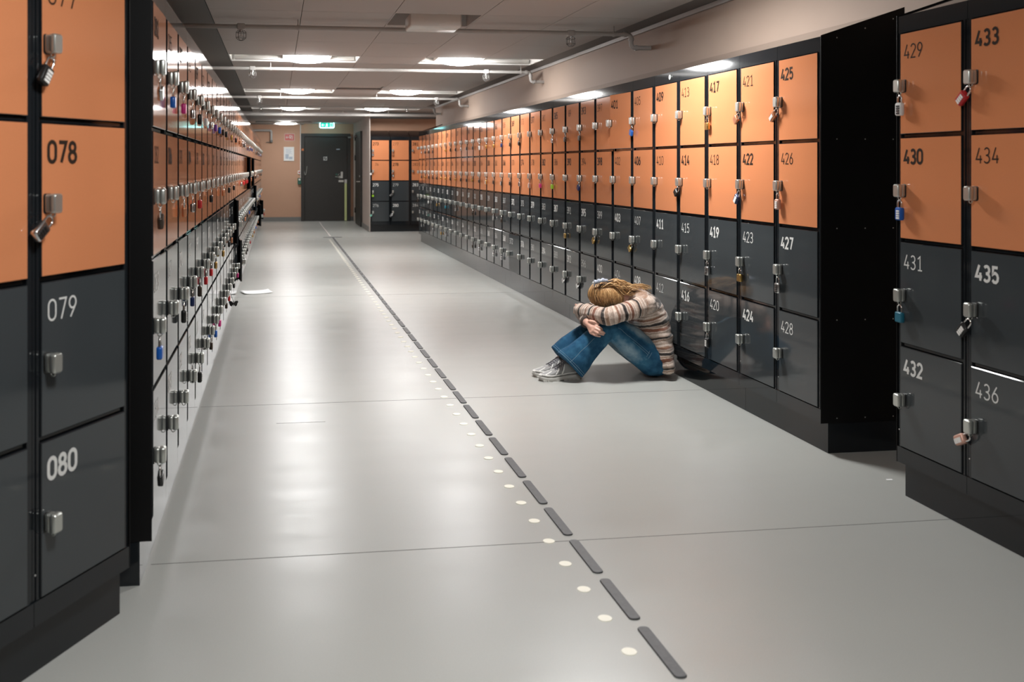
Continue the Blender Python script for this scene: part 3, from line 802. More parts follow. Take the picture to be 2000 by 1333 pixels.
b.box(xa + 0.13, xb - 0.04, Y_FAR - 0.0088, Y_FAR - 0.008, zb + 0.04, zb + 0.10); b.box(xa + 0.04, xa + 0.12, Y_FAR - 0.0088, Y_FAR - 0.008, zb + 0.05, zb + 0.16)
b.build('notice_print', M['pale_print'], sh_)
# conduit, switch, release box
xa, za = P2(588.5, 252); b = MB(); zb = P2(588, 350)[1]
b.tube([(xa - 0.02, Y_FAR - 0.012, Z_C2), (xa - 0.02, Y_FAR - 0.012, zb)], 0.011, 8); o = b.build('cable_conduit', M['white_paint']); tag(o, 'thin white cable conduit running down beside the exit door', 'conduit')
t = empty('wall_switch'); tag(t, 'small white wall switch beside the exit door frame', 'switch')
flat('switch_plate', (581.5, 333.2), (587, 340.5), 0.0, 0.03, M['white_paint'], t, r=0.01); flat('switch_button', (583.2, 335.4), (585.4, 338.4), 0.03, 0.034, M['red_sign'], t, r=0.004)
t = empty('door_release_box'); tag(t, 'green emergency door release box under the white switch', 'release box')
flat('box_housing', (581.3, 348), (588.3, 360.5), 0.0, 0.06, M['green_box'], t, r=0.015); flat('box_cover', (583, 349.3), (587, 352.6), 0.06, 0.066, M['sign_white'], t, r=0.006)
# pipe stub on the far wall
b = MB(); xa, za = P2(505, 255); xb, zb = P2(530, 278); e = 0.04
pts = [(xa - 0.25, Y_FAR - 0.06, za), (xb - e, Y_FAR - 0.06, za)] + [(xb - e + e * sin(a), Y_FAR - 0.06, za - e + e * cos(a)) for a in (pi / 6, pi / 3, pi / 2)] + [(xb, Y_FAR - 0.06, zb)]
t = empty('wall_pipe'); tag(t, 'white wall pipe with an elbow on the tan far wall', 'pipe')
b.tube(pts, 0.028, 10); b.build('pipe', M['pipe'], t)
b = MB(); b.tube([(xb, Y_FAR - 0.06, zb + 0.05), (xb, Y_FAR - 0.06, zb)], 0.034, 10); b.tube([(xb, Y_FAR, zb + 0.02), (xb, Y_FAR - 0.06, zb + 0.02)], 0.012, 8)
b.tube([(xb - 0.12, Y_FAR - 0.03, zb + 0.0), (xb + 0.02, Y_FAR - 0.03, zb + 0.0)], 0.008, 6); b.build('coupling', M['base'], t)

# exit sign over the door
YS = 22.9
M['exit_green'] = mat('lit_green_panel', (0.02, 0.5, 0.35), 0.4, emit=((0.0, 0.60, 0.44), 1.15))
M['exit_edge'] = mat('lit_sign_edge', (0.6, 0.9, 0.9), 0.4, emit=((0.35, 0.95, 1.0), 8.0))
M['exit_white'] = mat('lit_white_pictogram', (0.9, 0.9, 0.9), 0.4, emit=((0.75, 1.0, 0.98), 1.3))
xa, za = P2(624, 238.5, YS); xb, zb = P2(653, 250.5, YS)
t = empty('exit_sign', ((xa + xb) / 2, YS, zb)); tag(t, 'lit green exit sign with white running figure hanging over the door', 'sign')
cx_ = (xa + xb) / 2; hw = (xb - xa) / 2; hh = za - zb
b = MB(); b.rbox(-hw, hw, -0.02, 0.03, 0, hh, 0.035); b.build('sign_housing', M['exit_edge'], t)
b = MB(); b.rbox(-hw + 0.02, hw - 0.02, -0.026, -0.018, 0.018, hh - 0.018, 0.02); b.build('sign_face', M['exit_green'], t)
b = MB(); yv = -0.0268; mz = hh / 2
def st(pp, wd, cl=False): ribbon(b, [(x, mz + z) for x, z in pp], cl, wd, 0, 0, 1.0, yv)
st([(-0.115, 0), (-0.055, 0)], 0.014); st([(-0.09, 0.028), (-0.118, 0), (-0.09, -0.028)], 0.014)
st([(0.0, 0.022), (-0.012, -0.008), (0.012, -0.022), (0.004, -0.045)], 0.015); st([(-0.012, -0.008), (-0.034, -0.04)], 0.013); st([(-0.03, 0.018), (0.0, 0.018), (0.028, -0.004)], 0.011)
st([(0.006, 0.04), (0.0061, 0.04 + 0.012)], 0.018)
st([(0.075, -0.045), (0.075, 0.045), (0.12, 0.045), (0.12, -0.045)], 0.012, True)
b.build('sign_pictogram', M['exit_white'], t)
b = MB(); b.tube([(0, 0.0, hh - 0.005), (0, 0.0, Z_C2 - zb)], 0.008, 6); b.tube([(-0.06, 0.0, Z_C2 - zb - 0.006), (0.06, 0.0, Z_C2 - zb - 0.006)], 0.008, 6); b.build('hanging_bracket', M['white_paint'], t)

# sheet of paper on the floor beside the glossy row
b = MB(); n1, n2 = 10, 6; W_, D_ = 0.30, 0.21; th = 0.0012
top = []; 
for j in range(n2 + 1):
    for i in range(n1 + 1):
        u, v = i / n1 - 0.5, j / n2 - 0.5
        top.append((u * W_, v * D_, 0.004 + 0.020 * max(0, abs(u) * 2 - 0.35) ** 2 + 0.035 * max(0, v - 0.15) ** 1.3))
nn = len(top); v = top + [(x, y, z - th) for x, y, z in top]; f = []
for j in range(n2):
    for i in range(n1):
        a = j * (n1 + 1) + i; q = (a, a + 1, a + n1 + 2, a + n1 + 1); f.append(q); f.append(tuple(nn + k for k in q[::-1]))
for i in range(n1):
    a = i; f.append((a + 1, a, nn + a, nn + a + 1)); a = n2 * (n1 + 1) + i; f.append((a, a + 1, nn + a + 1, nn + a))
for j in range(n2):
    a = j * (n1 + 1); c = a + n1 + 1; f.append((a, c, nn + c, nn + a)); a += n1; c = a + n1 + 1; f.append((c, a, nn + a, nn + c))
b.add(v, f, 0, True)
o = b.build('paper_sheet', M['paper'], None, (-0.205, 10.25, 0.0)); o.rotation_euler = (0, 0, 0.25); tag(o, 'loose white paper sheet lying on the floor beside the glossy row', 'paper')

# small scrap by the gap, badge on the top band, butterfly charm on the glossy row
b = MB(); b.loft([[(x, y, z) for x, y in ((-.014, -.006), (.012, -.008), (.015, .006), (-.010, .008))] for z in (0.0005, 0.0025)], 0, True, False)
o = b.build('paper_scrap', M['paper'], None, (2.54, 3.75, 0)); tag(o, 'tiny white paper scrap on the floor before the gap between locker rows', 'scrap')
b = MB(); b.tube([(0.26, -0.001, 1.738), (0.26, -0.006, 1.738)], 0.016, 16); b.build('badge', M['chrome'], LK[409][0])
t = empty('butterfly_charm'); t11, _a = LK[125]
t.matrix_basis = t11.matrix_basis @ Matrix.Translation((0.3717 + LATCH_X, -0.025, Z0 + LATCH_Z - 0.0345)); tag(t, 'black butterfly charm hanging on a cord from a low latch opposite the person', 'charm')
b = MB(); b.tube([(0, 0, 0.004), (0.004, -0.012, -0.03), (0.006, -0.03, -0.075)], 0.0016, 6); b.build('cord', M['black_plastic'], t)
b = MB()
for sg in (-1, 1):
    out = [(0, -.004), (.010, .012), (.030, .018), (.036, .008), (.030, -.004), (.026, -.020), (.014, -.026), (.004, -.014)]
    P_ = [(0.006 + .12 * abs(x), -0.03 + sg * x, -0.09 + z) for x, z in out]; Q_ = [(x + .003, y, z) for x, y, z in P_]
    n_ = len(P_); b.add(P_ + Q_, [list(range(n_)), list(range(n_, 2 * n_))[::-1]] + [(i, (i + 1) % n_, n_ + (i + 1) % n_, n_ + i) for i in range(n_)])
b.build('wings', M['black_plastic'], t)
b = MB(); b.tube([(0.006, -0.03, -0.075), (0.006, -0.03, -0.112)], 0.003, 8); b.build('charm_body', M['black_plastic'], t)

# ------------------------------------------------------------------ the seated person
from mathutils import noise as mnoise
import numpy as np
DY = -0.10
YN, YF = 5.86 + DY, 6.05 + DY             # depth of the near and far leg
PXM = 316.0                     # photo pixels per metre at the person
def R(px): return px / PXM
def co_array(me):
    a = np.empty(len(me.vertices) * 3, dtype=np.float32); me.vertices.foreach_get('co', a); return a.reshape(-1, 3).astype(float)
def no_array(me):
    a = np.empty(len(me.vertices) * 3, dtype=np.float32); me.vertices.foreach_get('normal', a); return a.reshape(-1, 3).astype(float)
def remesh(mb, name, m, voxel, smooth=6, disp=None):
    tmp = bpy.data.objects.new('tmp', mb.mesh('tmp', m)); COL.objects.link(tmp)
    q = tmp.modifiers.new('r', 'REMESH'); q.mode = 'VOXEL'; q.voxel_size = voxel; q.use_smooth_shade = True
    q = tmp.modifiers.new('s', 'SMOOTH'); q.iterations = smooth; q.factor = 0.5
    bpy.context.view_layer.update()
    me = bpy.data.meshes.new_from_object(tmp.evaluated_get(bpy.context.evaluated_depsgraph_get()))
    bpy.data.objects.remove(tmp); me.name = name
    if disp:
        P_, N_ = co_array(me), no_array(me)
        D_ = np.array([disp(Vector(p), n) for p, n in zip(P_, N_)])
        me.vertices.foreach_set('co', (P_ + N_ * D_[:, None]).astype(np.float32).ravel())
        me.update()
    me.polygons.foreach_set('use_smooth', [True] * len(me.polygons))
    if not me.materials: me.materials.append(m)
    return me
def attr(me, name, fn):
    a = me.attributes.new(name, 'FLOAT', 'POINT')
    a.data.foreach_set('value', [fn(v) for v in me.vertices])
def seg_t(p, a, b):
    d = b - a; t = max(0.0, min(1.0, (p - a).dot(d) / d.length_squared)); return t, (p - (a + d * t)).length
def ring(c, axis, ra, rb, n=28, rot=0.0):
    "ellipse round c across axis; ra in the upright plane of the picture of the body, rb along Y"
    t = axis.normalized(); y = Vector((0, 1, 0)); a = t.cross(y).normalized(); b_ = a.cross(t).normalized()
    return [c + a * (ra * cos(2 * pi * k / n)) + b_ * (rb * sin(2 * pi * k / n)) for k in range(n)]
def tubeloft(mb, cs, ras, rbs, n=28):
    for i in range(0, 1): pass
    rings = []
    for i, c in enumerate(cs):
        ax = cs[min(i + 1, len(cs) - 1)] - cs[max(i - 1, 0)]
        rings.append(ring(c, ax, ras[i], rbs[i], n))
    mb.loft(rings)

# joints
hipN, kneeN, hemN = at(1272, 701, YN), at(1192, 634, YN - 0.01), at(1113, 714, YN)
hipF, kneeF, hemF = at(1264, 694, YF), at(1173, 631, YF), at(1094, 699, YF)
spine_px = [(1288, 717), (1281, 692), (1276, 660), (1267, 626), (1255, 598), (1238, 581), (1222, 574)]
spine = [at(x, y, 5.85) for x, y in spine_px]
sp_a = [.060, .092, .104, .113, .104, .074, .050]
sp_b = [.200, .204, .190, .185, .195, .150, .060]
shN, elN, wrN = at(1262, 596, 5.685), at(1188, 619, 5.635), at(1133, 606, 5.87)
shF, elF, wrF = at(1228, 588, 6.01), at(1138, 611, 5.99), at(1146, 630, 5.745)
headc = at(1185, 580, 5.84)
crown = (at(1150, 574, 5.84) - at(1185, 580, 5.84)).normalized()
face = (crown.cross(Vector((0, 1, 0)))); face = face if face.z < 0 else -face; face.normalize()

# skin: one continuous body
b = MB()
b.ell(headc, crown * 0.105, Vector((0, 0.073, 0)), face * 0.086)
b.ell(headc - crown * 0.06 + face * 0.055, crown * 0.05, Vector((0, 0.052, 0)), face * 0.045)       # jaw
b.capsule(headc - crown * 0.005 + face * 0.088, headc - crown * 0.035 + face * 0.106, .009, .013)   # nose
b.capsule(headc - crown * 0.058 + face * 0.094 + Vector((0, -.018, 0)), headc - crown * 0.058 + face * 0.094 + Vector((0, .018, 0)), .007, .007)  # lips
for s in (-1, 1):
    b.ell(headc - crown * 0.015 - face * 0.0 + Vector((0, s * .075, 0)), crown * 0.030, Vector((0, .010, 0)), face * 0.018, 12, 8)   # ears
b.capsule(headc - crown * 0.06 - face * 0.02, spine[-2], .052, .062)
tubeloft(b, spine, [r * .80 for r in sp_a], [r * .82 for r in sp_b])
for h_, k_, e_ in ((hipN, kneeN, hemN), (hipF, kneeF, hemF)):
    b.capsule(h_, k_, .078, .052); b.capsule(k_, k_.lerp(e_, .45), .052, .054); an_ = e_ + Vector((.004, .05 if h_ is hipN else -.02, -.004)); b.capsule(k_.lerp(e_, .45), an_, .052, .030)
    b.capsule(an_, an_ + Vector((-.075, 0, -.062)), .029, .016)
b.ell(at(1283, 700, 5.85), Vector((.085, 0, 0)), Vector((0, .165, 0)), Vector((0, 0, .085)))
for a_, e_, w_ in ((shN, elN, wrN), (shF, elF, wrF)):
    b.capsule(a_, e_, .040, .034); b.capsule(e_, w_, .034, .025)
# near visible hand (of the far arm), resting on the near shin; the other one lies on the far elbow
def hand(b, wrist, knuck, tips, thumb, rk=.0080):
    base = wrist
    for kn in knuck: b.capsule(base, kn, .0140, .0095, 12)
    for i in range(len(knuck) - 1): b.capsule(knuck[i], knuck[i + 1], .0092, .0092, 12)
    mid = (knuck[0] + knuck[-1]) / 2
    b.capsule(base, base.lerp(mid, .75), .021, .018, 14)
    for kn, (pip, dip, tip) in zip(knuck, tips):
        b.capsule(kn, pip, rk, rk * .92, 12); b.capsule(pip, dip, rk * .92, rk * .82, 12); b.capsule(dip, tip, rk * .82, rk * .68, 12)
    for i in range(len(thumb) - 1): b.capsule(thumb[i], thumb[i + 1], .0115 - .0012 * i, .0105 - .0015 * i, 12)
kn = [at(1164, 637, 5.668), at(1162, 642, 5.660), at(1158.5, 646.5, 5.662), at(1154, 650.5, 5.672)]
tp = [(at(1171, 640, 5.648), at(1174.5, 642, 5.655), at(1176.5, 644, 5.668)),
      (at(1171, 646, 5.640), at(1177, 648.5, 5.648), at(1181, 651, 5.664)),
      (at(1167.5, 651, 5.642), at(1174, 653, 5.650), at(1178.5, 654.5, 5.664)),
      (at(1162, 655, 5.654), at(1168, 656.5, 5.660), at(1172, 657.5, 5.670))]
hw_ = at(1147, 631.5, 5.725)
hand(b, hw_, kn, tp, [at(1152, 628, 5.70), at(1160, 629.5, 5.675), at(1168, 634, 5.668)], .0086)
pm = (kn[1] + kn[2]) / 2; pc_ = hw_.lerp(pm, .55); pd = (pm - hw_).normalized(); pa = (kn[0] - kn[3]).normalized()
b.ell(pc_, pd * .036, pa * .027, pd.cross(pa).normalized() * .0135)
kn2 = [at(1131, 598, 5.92), at(1129, 603, 5.93), at(1128, 608, 5.935), at(1128, 613, 5.935)]
hand(b, wrN, kn2, [(k + Vector((-.012, .03, .003)), k + Vector((-.004, .05, .0)), k + Vector((.008, .058, -.002))) for k in kn2],
     [wrN + Vector((0, .02, .01)), wrN + Vector((.012, .04, .02)), wrN + Vector((.02, .065, .018))])
M['skin'] = mat('fair_skin', (0.62, 0.36, 0.275), 0.45, noise=(40, 0.10), bump=(260, 0.15, 0.0008))
M['skin'].node_tree.nodes['Principled BSDF'].inputs['Subsurface Weight'].default_value = 0.12
M['skin'].node_tree.nodes['Principled BSDF'].inputs['Subsurface Radius'].default_value = (0.012, 0.005, 0.003)
per = empty('person', (2.05, 5.85, 0)); tag(per, 'person sitting on the floor against lockers, head on folded arms, striped sweater and flared jeans', 'person')
OFF = (-2.05, -5.85, 0)
def wear(me, name, parent=per):
    return use(name, me, parent, OFF if parent is per else (0, 0, 0))
body = wear(remesh(b, 'body', M['skin'], .0036, 2), 'body')
M['nail'] = mat('finger_nail', (0.70, 0.45, 0.38), 0.3)
b = MB()
for (p_, d_, t_) in tp:
    dirv = (t_ - d_).normalized(); c = t_.lerp(d_, .25) + Vector((0, -.0058, .0018))
    b.ell(c, dirv * .0048, Vector((.0, .0016, .0008)), dirv.cross(Vector((0, 1, 0))).normalized() * .0036, 10, 6)
b.build('finger_nails', M['nail'], body)
b = MB()
for s in (-1, 1): b.ell(headc + crown * 0.004 + face * 0.080 + Vector((0, s * .031, 0)), crown * .008, Vector((0, .013, 0)), face * .007, 12, 8)
b.build('eyelids', M['nail'], body)

# sweater
b = MB()
tubeloft(b, spine, sp_a, sp_b)
b.ell(shN, Vector((.062, 0, 0)), Vector((0, .055, 0)), Vector((0, 0, .062)))
b.capsule(shN, shN.lerp(elN, .5), .064, .058); b.capsule(shN.lerp(elN, .5), elN, .058, .054); b.capsule(elN, wrN, .054, .043)
b.capsule(shF, elF, .060, .050); b.capsule(elF, elF.lerp(wrF, .85), .049, .036)
b.ell(shF, Vector((.062, 0, 0)), Vector((0, .055, 0)), Vector((0, 0, .062)))
X_FOLD = at(1240, 600, 5.75).x
def fold(p, n):
    d = .0040 * mnoise.noise(Vector((p.x * 14, p.y * 10, p.z * 42))) + .0018 * mnoise.noise(p * 60)
    if p.x > X_FOLD: return d + .005 * mnoise.noise(Vector((p.x * 6 + 3, p.y * 5, p.z * 38)))
    return d + .004 * mnoise.noise(Vector((p.x * 34, p.y * 12, p.z * 16)))
sw = remesh(b, 'sweater', None, .0062, 4, fold)
slen = [0.0]
for i in range(1, len(spine)): slen.append(slen[-1] + (spine[i] - spine[i - 1]).length)
def seg_np(P, a, b):
    a, b = np.array(a), np.array(b); d = b - a
    t = np.clip(((P - a) @ d) / (d @ d), 0, 1); return t, np.linalg.norm(P - (a + t[:, None] * d), axis=1)
def set_attr(me, name, arr):
    me.attributes.new(name, 'FLOAT', 'POINT').data.foreach_set('value', arr.astype(np.float32))
def smooth_path(a, e, w_, n=26):
    "shoulder, elbow, wrist with a rounded elbow"
    p1, p2 = a.lerp(e, .62), e.lerp(w_, .38); out = [a.lerp(p1, k / 8) for k in range(8)]
    out += [(p1 * (1 - t) + e * t) * (1 - t) + (e * (1 - t) + p2 * t) * t for t in [k / 10 for k in range(10)]]
    return out + [p2.lerp(w_, k / 8) for k in range(9)]
P = co_array(sw)
best = np.full(len(P), 1e9); U = np.zeros(len(P))
def take(q, u):
    global best, U
    k = q < best; best = np.where(k, q, best); U = np.where(k, u, U)
for i in range(len(spine) - 1):
    a, c = np.array(spine[i]), np.array(spine[i + 1]); t, _ = seg_np(P, a, c)
    dd = P - (a + t[:, None] * (c - a)); rb = sp_b[i] * (1 - t) + sp_b[i + 1] * t; ra = sp_a[i] * (1 - t) + sp_a[i + 1] * t
    q = np.sqrt((dd[:, 1] / rb) ** 2 + (dd[:, 0] ** 2 + dd[:, 2] ** 2) / ra ** 2)
    take(q, slen[i] + t * (slen[i + 1] - slen[i]) + .09 * dd[:, 0])
for s_, e_, w_, r0 in ((shN, elN, wrN, .060), (shF, elF, wrF, .056)):
    path = smooth_path(s_, e_, w_); l = 0.0; bq = np.full(len(P), 1e9); bu = np.zeros(len(P))
    for i in range(len(path) - 1):
        t, d = seg_np(P, path[i], path[i + 1]); sl = (path[i + 1] - path[i]).length
        k = d < bq; bq = np.where(k, d, bq); bu = np.where(k, l + t * sl, bu); l += sl
    q = bq / r0 - .15 + np.clip(.07 - bu, 0, 1) * 14; take(q, .90 + bu)
set_attr(sw, 'stripe', U)
def sweater_mat():
    m = bpy.data.materials.new('striped_wool_knit'); m.use_nodes = True
    nt = m.node_tree; N = nt.nodes; L = nt.links; bs = N['Principled BSDF']
    at_ = N.new('ShaderNodeAttribute'); at_.attribute_name = 'stripe'
    tc = N.new('ShaderNodeTexCoord')
    n1 = N.new('ShaderNodeTexNoise'); n1.inputs['Scale'].default_value = 22; n1.inputs['Detail'].default_value = 4
    n2 = N.new('ShaderNodeTexNoise'); n2.inputs['Scale'].default_value = 330; n2.inputs['Detail'].default_value = 2
    L.new(tc.outputs['Object'], n1.inputs['Vector']); L.new(tc.outputs['Object'], n2.inputs['Vector'])
    ma = N.new('ShaderNodeMath'); ma.operation = 'MULTIPLY_ADD'; ma.inputs[1].default_value = 0.020; L.new(n1.outputs['Fac'], ma.inputs[0]); L.new(at_.outputs['Fac'], ma.inputs[2])
    di = N.new('ShaderNodeMath'); di.operation = 'DIVIDE'; di.inputs[1].default_value = 0.19; L.new(ma.outputs[0], di.inputs[0])
    fr = N.new('ShaderNodeMath'); fr.operation = 'FRACT'; L.new(di.outputs[0], fr.inputs[0])
    rp = N.new('ShaderNodeValToRGB'); cr = rp.color_ramp
    taupe, cream, dark, rust, tan = (0.35, 0.255, 0.20, 1), (0.64, 0.53, 0.455, 1), (0.030, 0.024, 0.022, 1), (0.22, 0.092, 0.058, 1), (0.30, 0.18, 0.118, 1)
    stops = [(0, taupe), (.10, cream), (.13, tan), (.17, cream), (.20, dark), (.235, dark), (.26, taupe), (.36, cream), (.39, taupe), (.43, cream), (.46, rust), (.53, rust), (.56, cream), (.60, tan),
             (.64, cream), (.67, dark), (.73, dark), (.76, cream), (.81, taupe), (.85, cream), (.88, rust), (.92, tan), (.96, cream)]
    while len(cr.elements) < len(stops): cr.elements.new(0.5)
    for e, (p, c) in zip(cr.elements, stops): e.position = p
    for e, (p, c) in zip(cr.elements, stops): e.position = p; e.color = c
    L.new(fr.outputs[0], rp.inputs['Fac'])
    mr = N.new('ShaderNodeMapRange'); mr.inputs['From Min'].default_value = .3; mr.inputs['From Max'].default_value = .7; mr.inputs['To Min'].default_value = .62; mr.inputs['To Max'].default_value = 1.38; L.new(n2.outputs['Fac'], mr.inputs['Value'])
    mx = N.new('ShaderNodeMix'); mx.data_type = 'RGBA'; mx.blend_type = 'MULTIPLY'; mx.inputs['Factor'].default_value = 1
    L.new(rp.outputs['Color'], mx.inputs['A']); L.new(mr.outputs['Result'], mx.inputs['B']); L.new(mx.outputs['Result'], bs.inputs['Base Color'])
    bs.inputs['Roughness'].default_value = .9; bs.inputs['Specular IOR Level'].default_value = .2
    bs.inputs['Sheen Weight'].default_value = .25; bs.inputs['Sheen Roughness'].default_value = .5
    bp = N.new('ShaderNodeBump'); bp.inputs['Strength'].default_value = .7; bp.inputs['Distance'].default_value = .004
    L.new(n2.outputs['Fac'], bp.inputs['Height']); L.new(bp.outputs['Normal'], bs.inputs['Normal'])
    return m
sw.materials.clear(); sw.materials.append(sweater_mat()); sweater = wear(sw, 'sweater')
M['cuff'] = mat('dark_rib_knit', (0.060, 0.042, 0.034), .9)
b = MB(); ax = (wrF - elF).normalized(); c0 = elF.lerp(wrF, .93)
b.loft([ring(c0 + ax * d, ax, r_, r_ * .95, 20) for d, r_ in ((-.012, .036), (.0, .040), (.012, .040), (.018, .035))]); fix = b.build('cuff', M['cuff'], sweater)

# jeans
b = MB()
legs = []
for h_, k_, e_, flare, fy in ((hipN, kneeN, hemN, .108, .078), (hipF, kneeF, hemF, .088, .075)):
    th = [h_.lerp(k_, t) for t in (0, .25, .5, .75, 1.0)]
    tubeloft(b, th, [.100, .102, .094, .082, .066], [.096, .098, .092, .080, .068])
    b.ell(k_, Vector((.067, 0, 0)), Vector((0, .068, 0)), Vector((0, 0, .067)))
    b.ell(h_, Vector((.098, 0, 0)), Vector((0, .096, 0)), Vector((0, 0, .106)))
    ax = (e_ - k_).normalized()
    sc = [k_.lerp(e_, t) for t in (0, .25, .5, .75, .92, 1.0)]
    ra = [.066, .072, .080, .092, flare * .97, flare]; rb = [.066, .066, .067, .071, fy, fy]
    b.loft([ring(c, ax, a_, b_) for c, a_, b_ in zip(sc, ra, rb)])
    legs.append((k_, e_, ax, ra, rb))
b.ell(at(1275, 701, 5.85), Vector((.085, 0, 0)), Vector((0, .185, 0)), Vector((0, 0, .106)))
def wrinkle(p, n):
    t1, d1 = seg_t(p, kneeN, hemN); t2, d2 = seg_t(p, kneeF, hemF)
    d = .0022 * mnoise.noise(p * 16)
    if min(d1, d2) < .13: d += .0065 * mnoise.noise(Vector((p.x * 9 + p.z * 9, p.y * 12, (p.x - p.z) * 7)))
    for k_ in (kneeN, kneeF):
        q = (p - k_).length
        if q < .15: d += .004 * mnoise.noise(Vector((p.x * 40, p.y * 12, p.z * 14)))
    if p.z + d * n[2] < 0.004: return 0.0
    return d
je = remesh(b, 'jeans', None, .0062, 4, wrinkle)
for v in je.vertices:
    if v.co.z < 0.003: v.co.z = 0.003
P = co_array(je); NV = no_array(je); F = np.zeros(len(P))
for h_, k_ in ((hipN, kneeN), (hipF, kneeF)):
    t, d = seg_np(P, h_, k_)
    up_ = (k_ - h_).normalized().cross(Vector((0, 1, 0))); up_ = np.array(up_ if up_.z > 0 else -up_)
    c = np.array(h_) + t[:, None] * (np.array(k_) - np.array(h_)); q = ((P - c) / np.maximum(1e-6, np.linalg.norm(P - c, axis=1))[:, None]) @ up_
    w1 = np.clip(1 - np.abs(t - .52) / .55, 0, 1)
    f = w1 * (np.clip((q - .35) / .4, 0, 1) * 1.0 + np.clip((.05 - q) / .5, 0, 1) * .75) * (d < .14)  # worn fade along the top; lower half is fade plus light put into colour
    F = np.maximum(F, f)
set_attr(je, 'fade_light', np.clip(F, 0, 1))
def denim():
    m = bpy.data.materials.new('blue_denim'); m.use_nodes = True
    nt = m.node_tree; N = nt.nodes; L = nt.links; bs = N['Principled BSDF']
    a = N.new('ShaderNodeAttribute'); a.attribute_name = 'fade_light'; tc = N.new('ShaderNodeTexCoord')
    n1 = N.new('ShaderNodeTexNoise'); n1.inputs['Scale'].default_value = 26; n1.inputs['Detail'].default_value = 5
    n2 = N.new('ShaderNodeTexNoise'); n2.inputs['Scale'].default_value = 420
    L.new(tc.outputs['Object'], n1.inputs['Vector']); L.new(tc.outputs['Object'], n2.inputs['Vector'])
    mr = N.new('ShaderNodeMapRange'); mr.inputs['From Min'].default_value = .3; mr.inputs['From Max'].default_value = .7; mr.inputs['To Min'].default_value = -.10; mr.inputs['To Max'].default_value = .22; L.new(n1.outputs['Fac'], mr.inputs['Value'])
    ad = N.new('ShaderNodeMath'); ad.operation = 'ADD'; L.new(a.outputs['Fac'], ad.inputs[0]); L.new(mr.outputs['Result'], ad.inputs[1])
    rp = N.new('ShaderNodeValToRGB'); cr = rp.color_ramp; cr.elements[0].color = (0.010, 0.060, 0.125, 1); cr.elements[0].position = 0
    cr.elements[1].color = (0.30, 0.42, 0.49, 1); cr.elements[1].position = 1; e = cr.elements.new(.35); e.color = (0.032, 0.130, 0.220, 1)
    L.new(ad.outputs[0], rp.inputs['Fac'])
    m2 = N.new('ShaderNodeMapRange'); m2.inputs['To Min'].default_value = .8; m2.inputs['To Max'].default_value = 1.2; L.new(n2.outputs['Fac'], m2.inputs['Value'])
    mx = N.new('ShaderNodeMix'); mx.data_type = 'RGBA'; mx.blend_type = 'MULTIPLY'; mx.inputs['Factor'].default_value = 1
    L.new(rp.outputs['Color'], mx.inputs['A']); L.new(m2.outputs['Result'], mx.inputs['B']); L.new(mx.outputs['Result'], bs.inputs['Base Color'])
    bs.inputs['Roughness'].default_value = .85; bs.inputs['Specular IOR Level'].default_value = .25
    bp = N.new('ShaderNodeBump'); bp.inputs['Strength'].default_value = .3; bp.inputs['Distance'].default_value = .002
    L.new(n1.outputs['Fac'], bp.inputs['Height']); L.new(bp.outputs['Normal'], bs.inputs['Normal'])
    return m
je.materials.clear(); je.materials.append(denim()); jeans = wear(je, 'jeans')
M['stitch'] = mat('pale_denim_stitching', (0.18, 0.29, 0.36), .8)
b = MB()
from mathutils.bvhtree import BVHTree
bv = BVHTree.FromPolygons([v.co[:] for v in je.vertices], [p.vertices[:] for p in je.polygons])
def onto_cloth(p, lift=.0008):
    q = bv.find_nearest(p); return q[0] + q[1] * lift
for k_, e_, ax, ra, rb in legs:
    for inset, rr_ in ((.012, .0011), (.024, .0008)):
        R_ = ring(e_ - ax * inset, ax, ra[-1] + .01, rb[-1] + .01, 44); b.tube([onto_cloth(p) for p in R_], rr_, 5, closed=True)
def seam(pts, r_=.0009):
    P = []
    for i in range(len(pts) - 1):
        for k in range(8): P.append(Vector(pts[i]).lerp(Vector(pts[i + 1]), k / 8))
    P.append(Vector(pts[-1])); b.tube([onto_cloth(p) for p in P], r_, 5)
seam([at(1163, 660, 5.66), at(1140, 683, 5.66), at(1113, 709, 5.66)])
seam([at(1213, 640, 5.64), at(1240, 664, 5.64), at(1272, 692, 5.64)]); seam([at(1238, 668, 5.64), at(1268, 695, 5.64)], .0008)
seam([at(1265, 700, 5.64), at(1273, 686, 5.64)]); seam([at(1269, 703, 5.64), at(1277, 690, 5.64)])
b.build('stitching', M['stitch'], jeans)

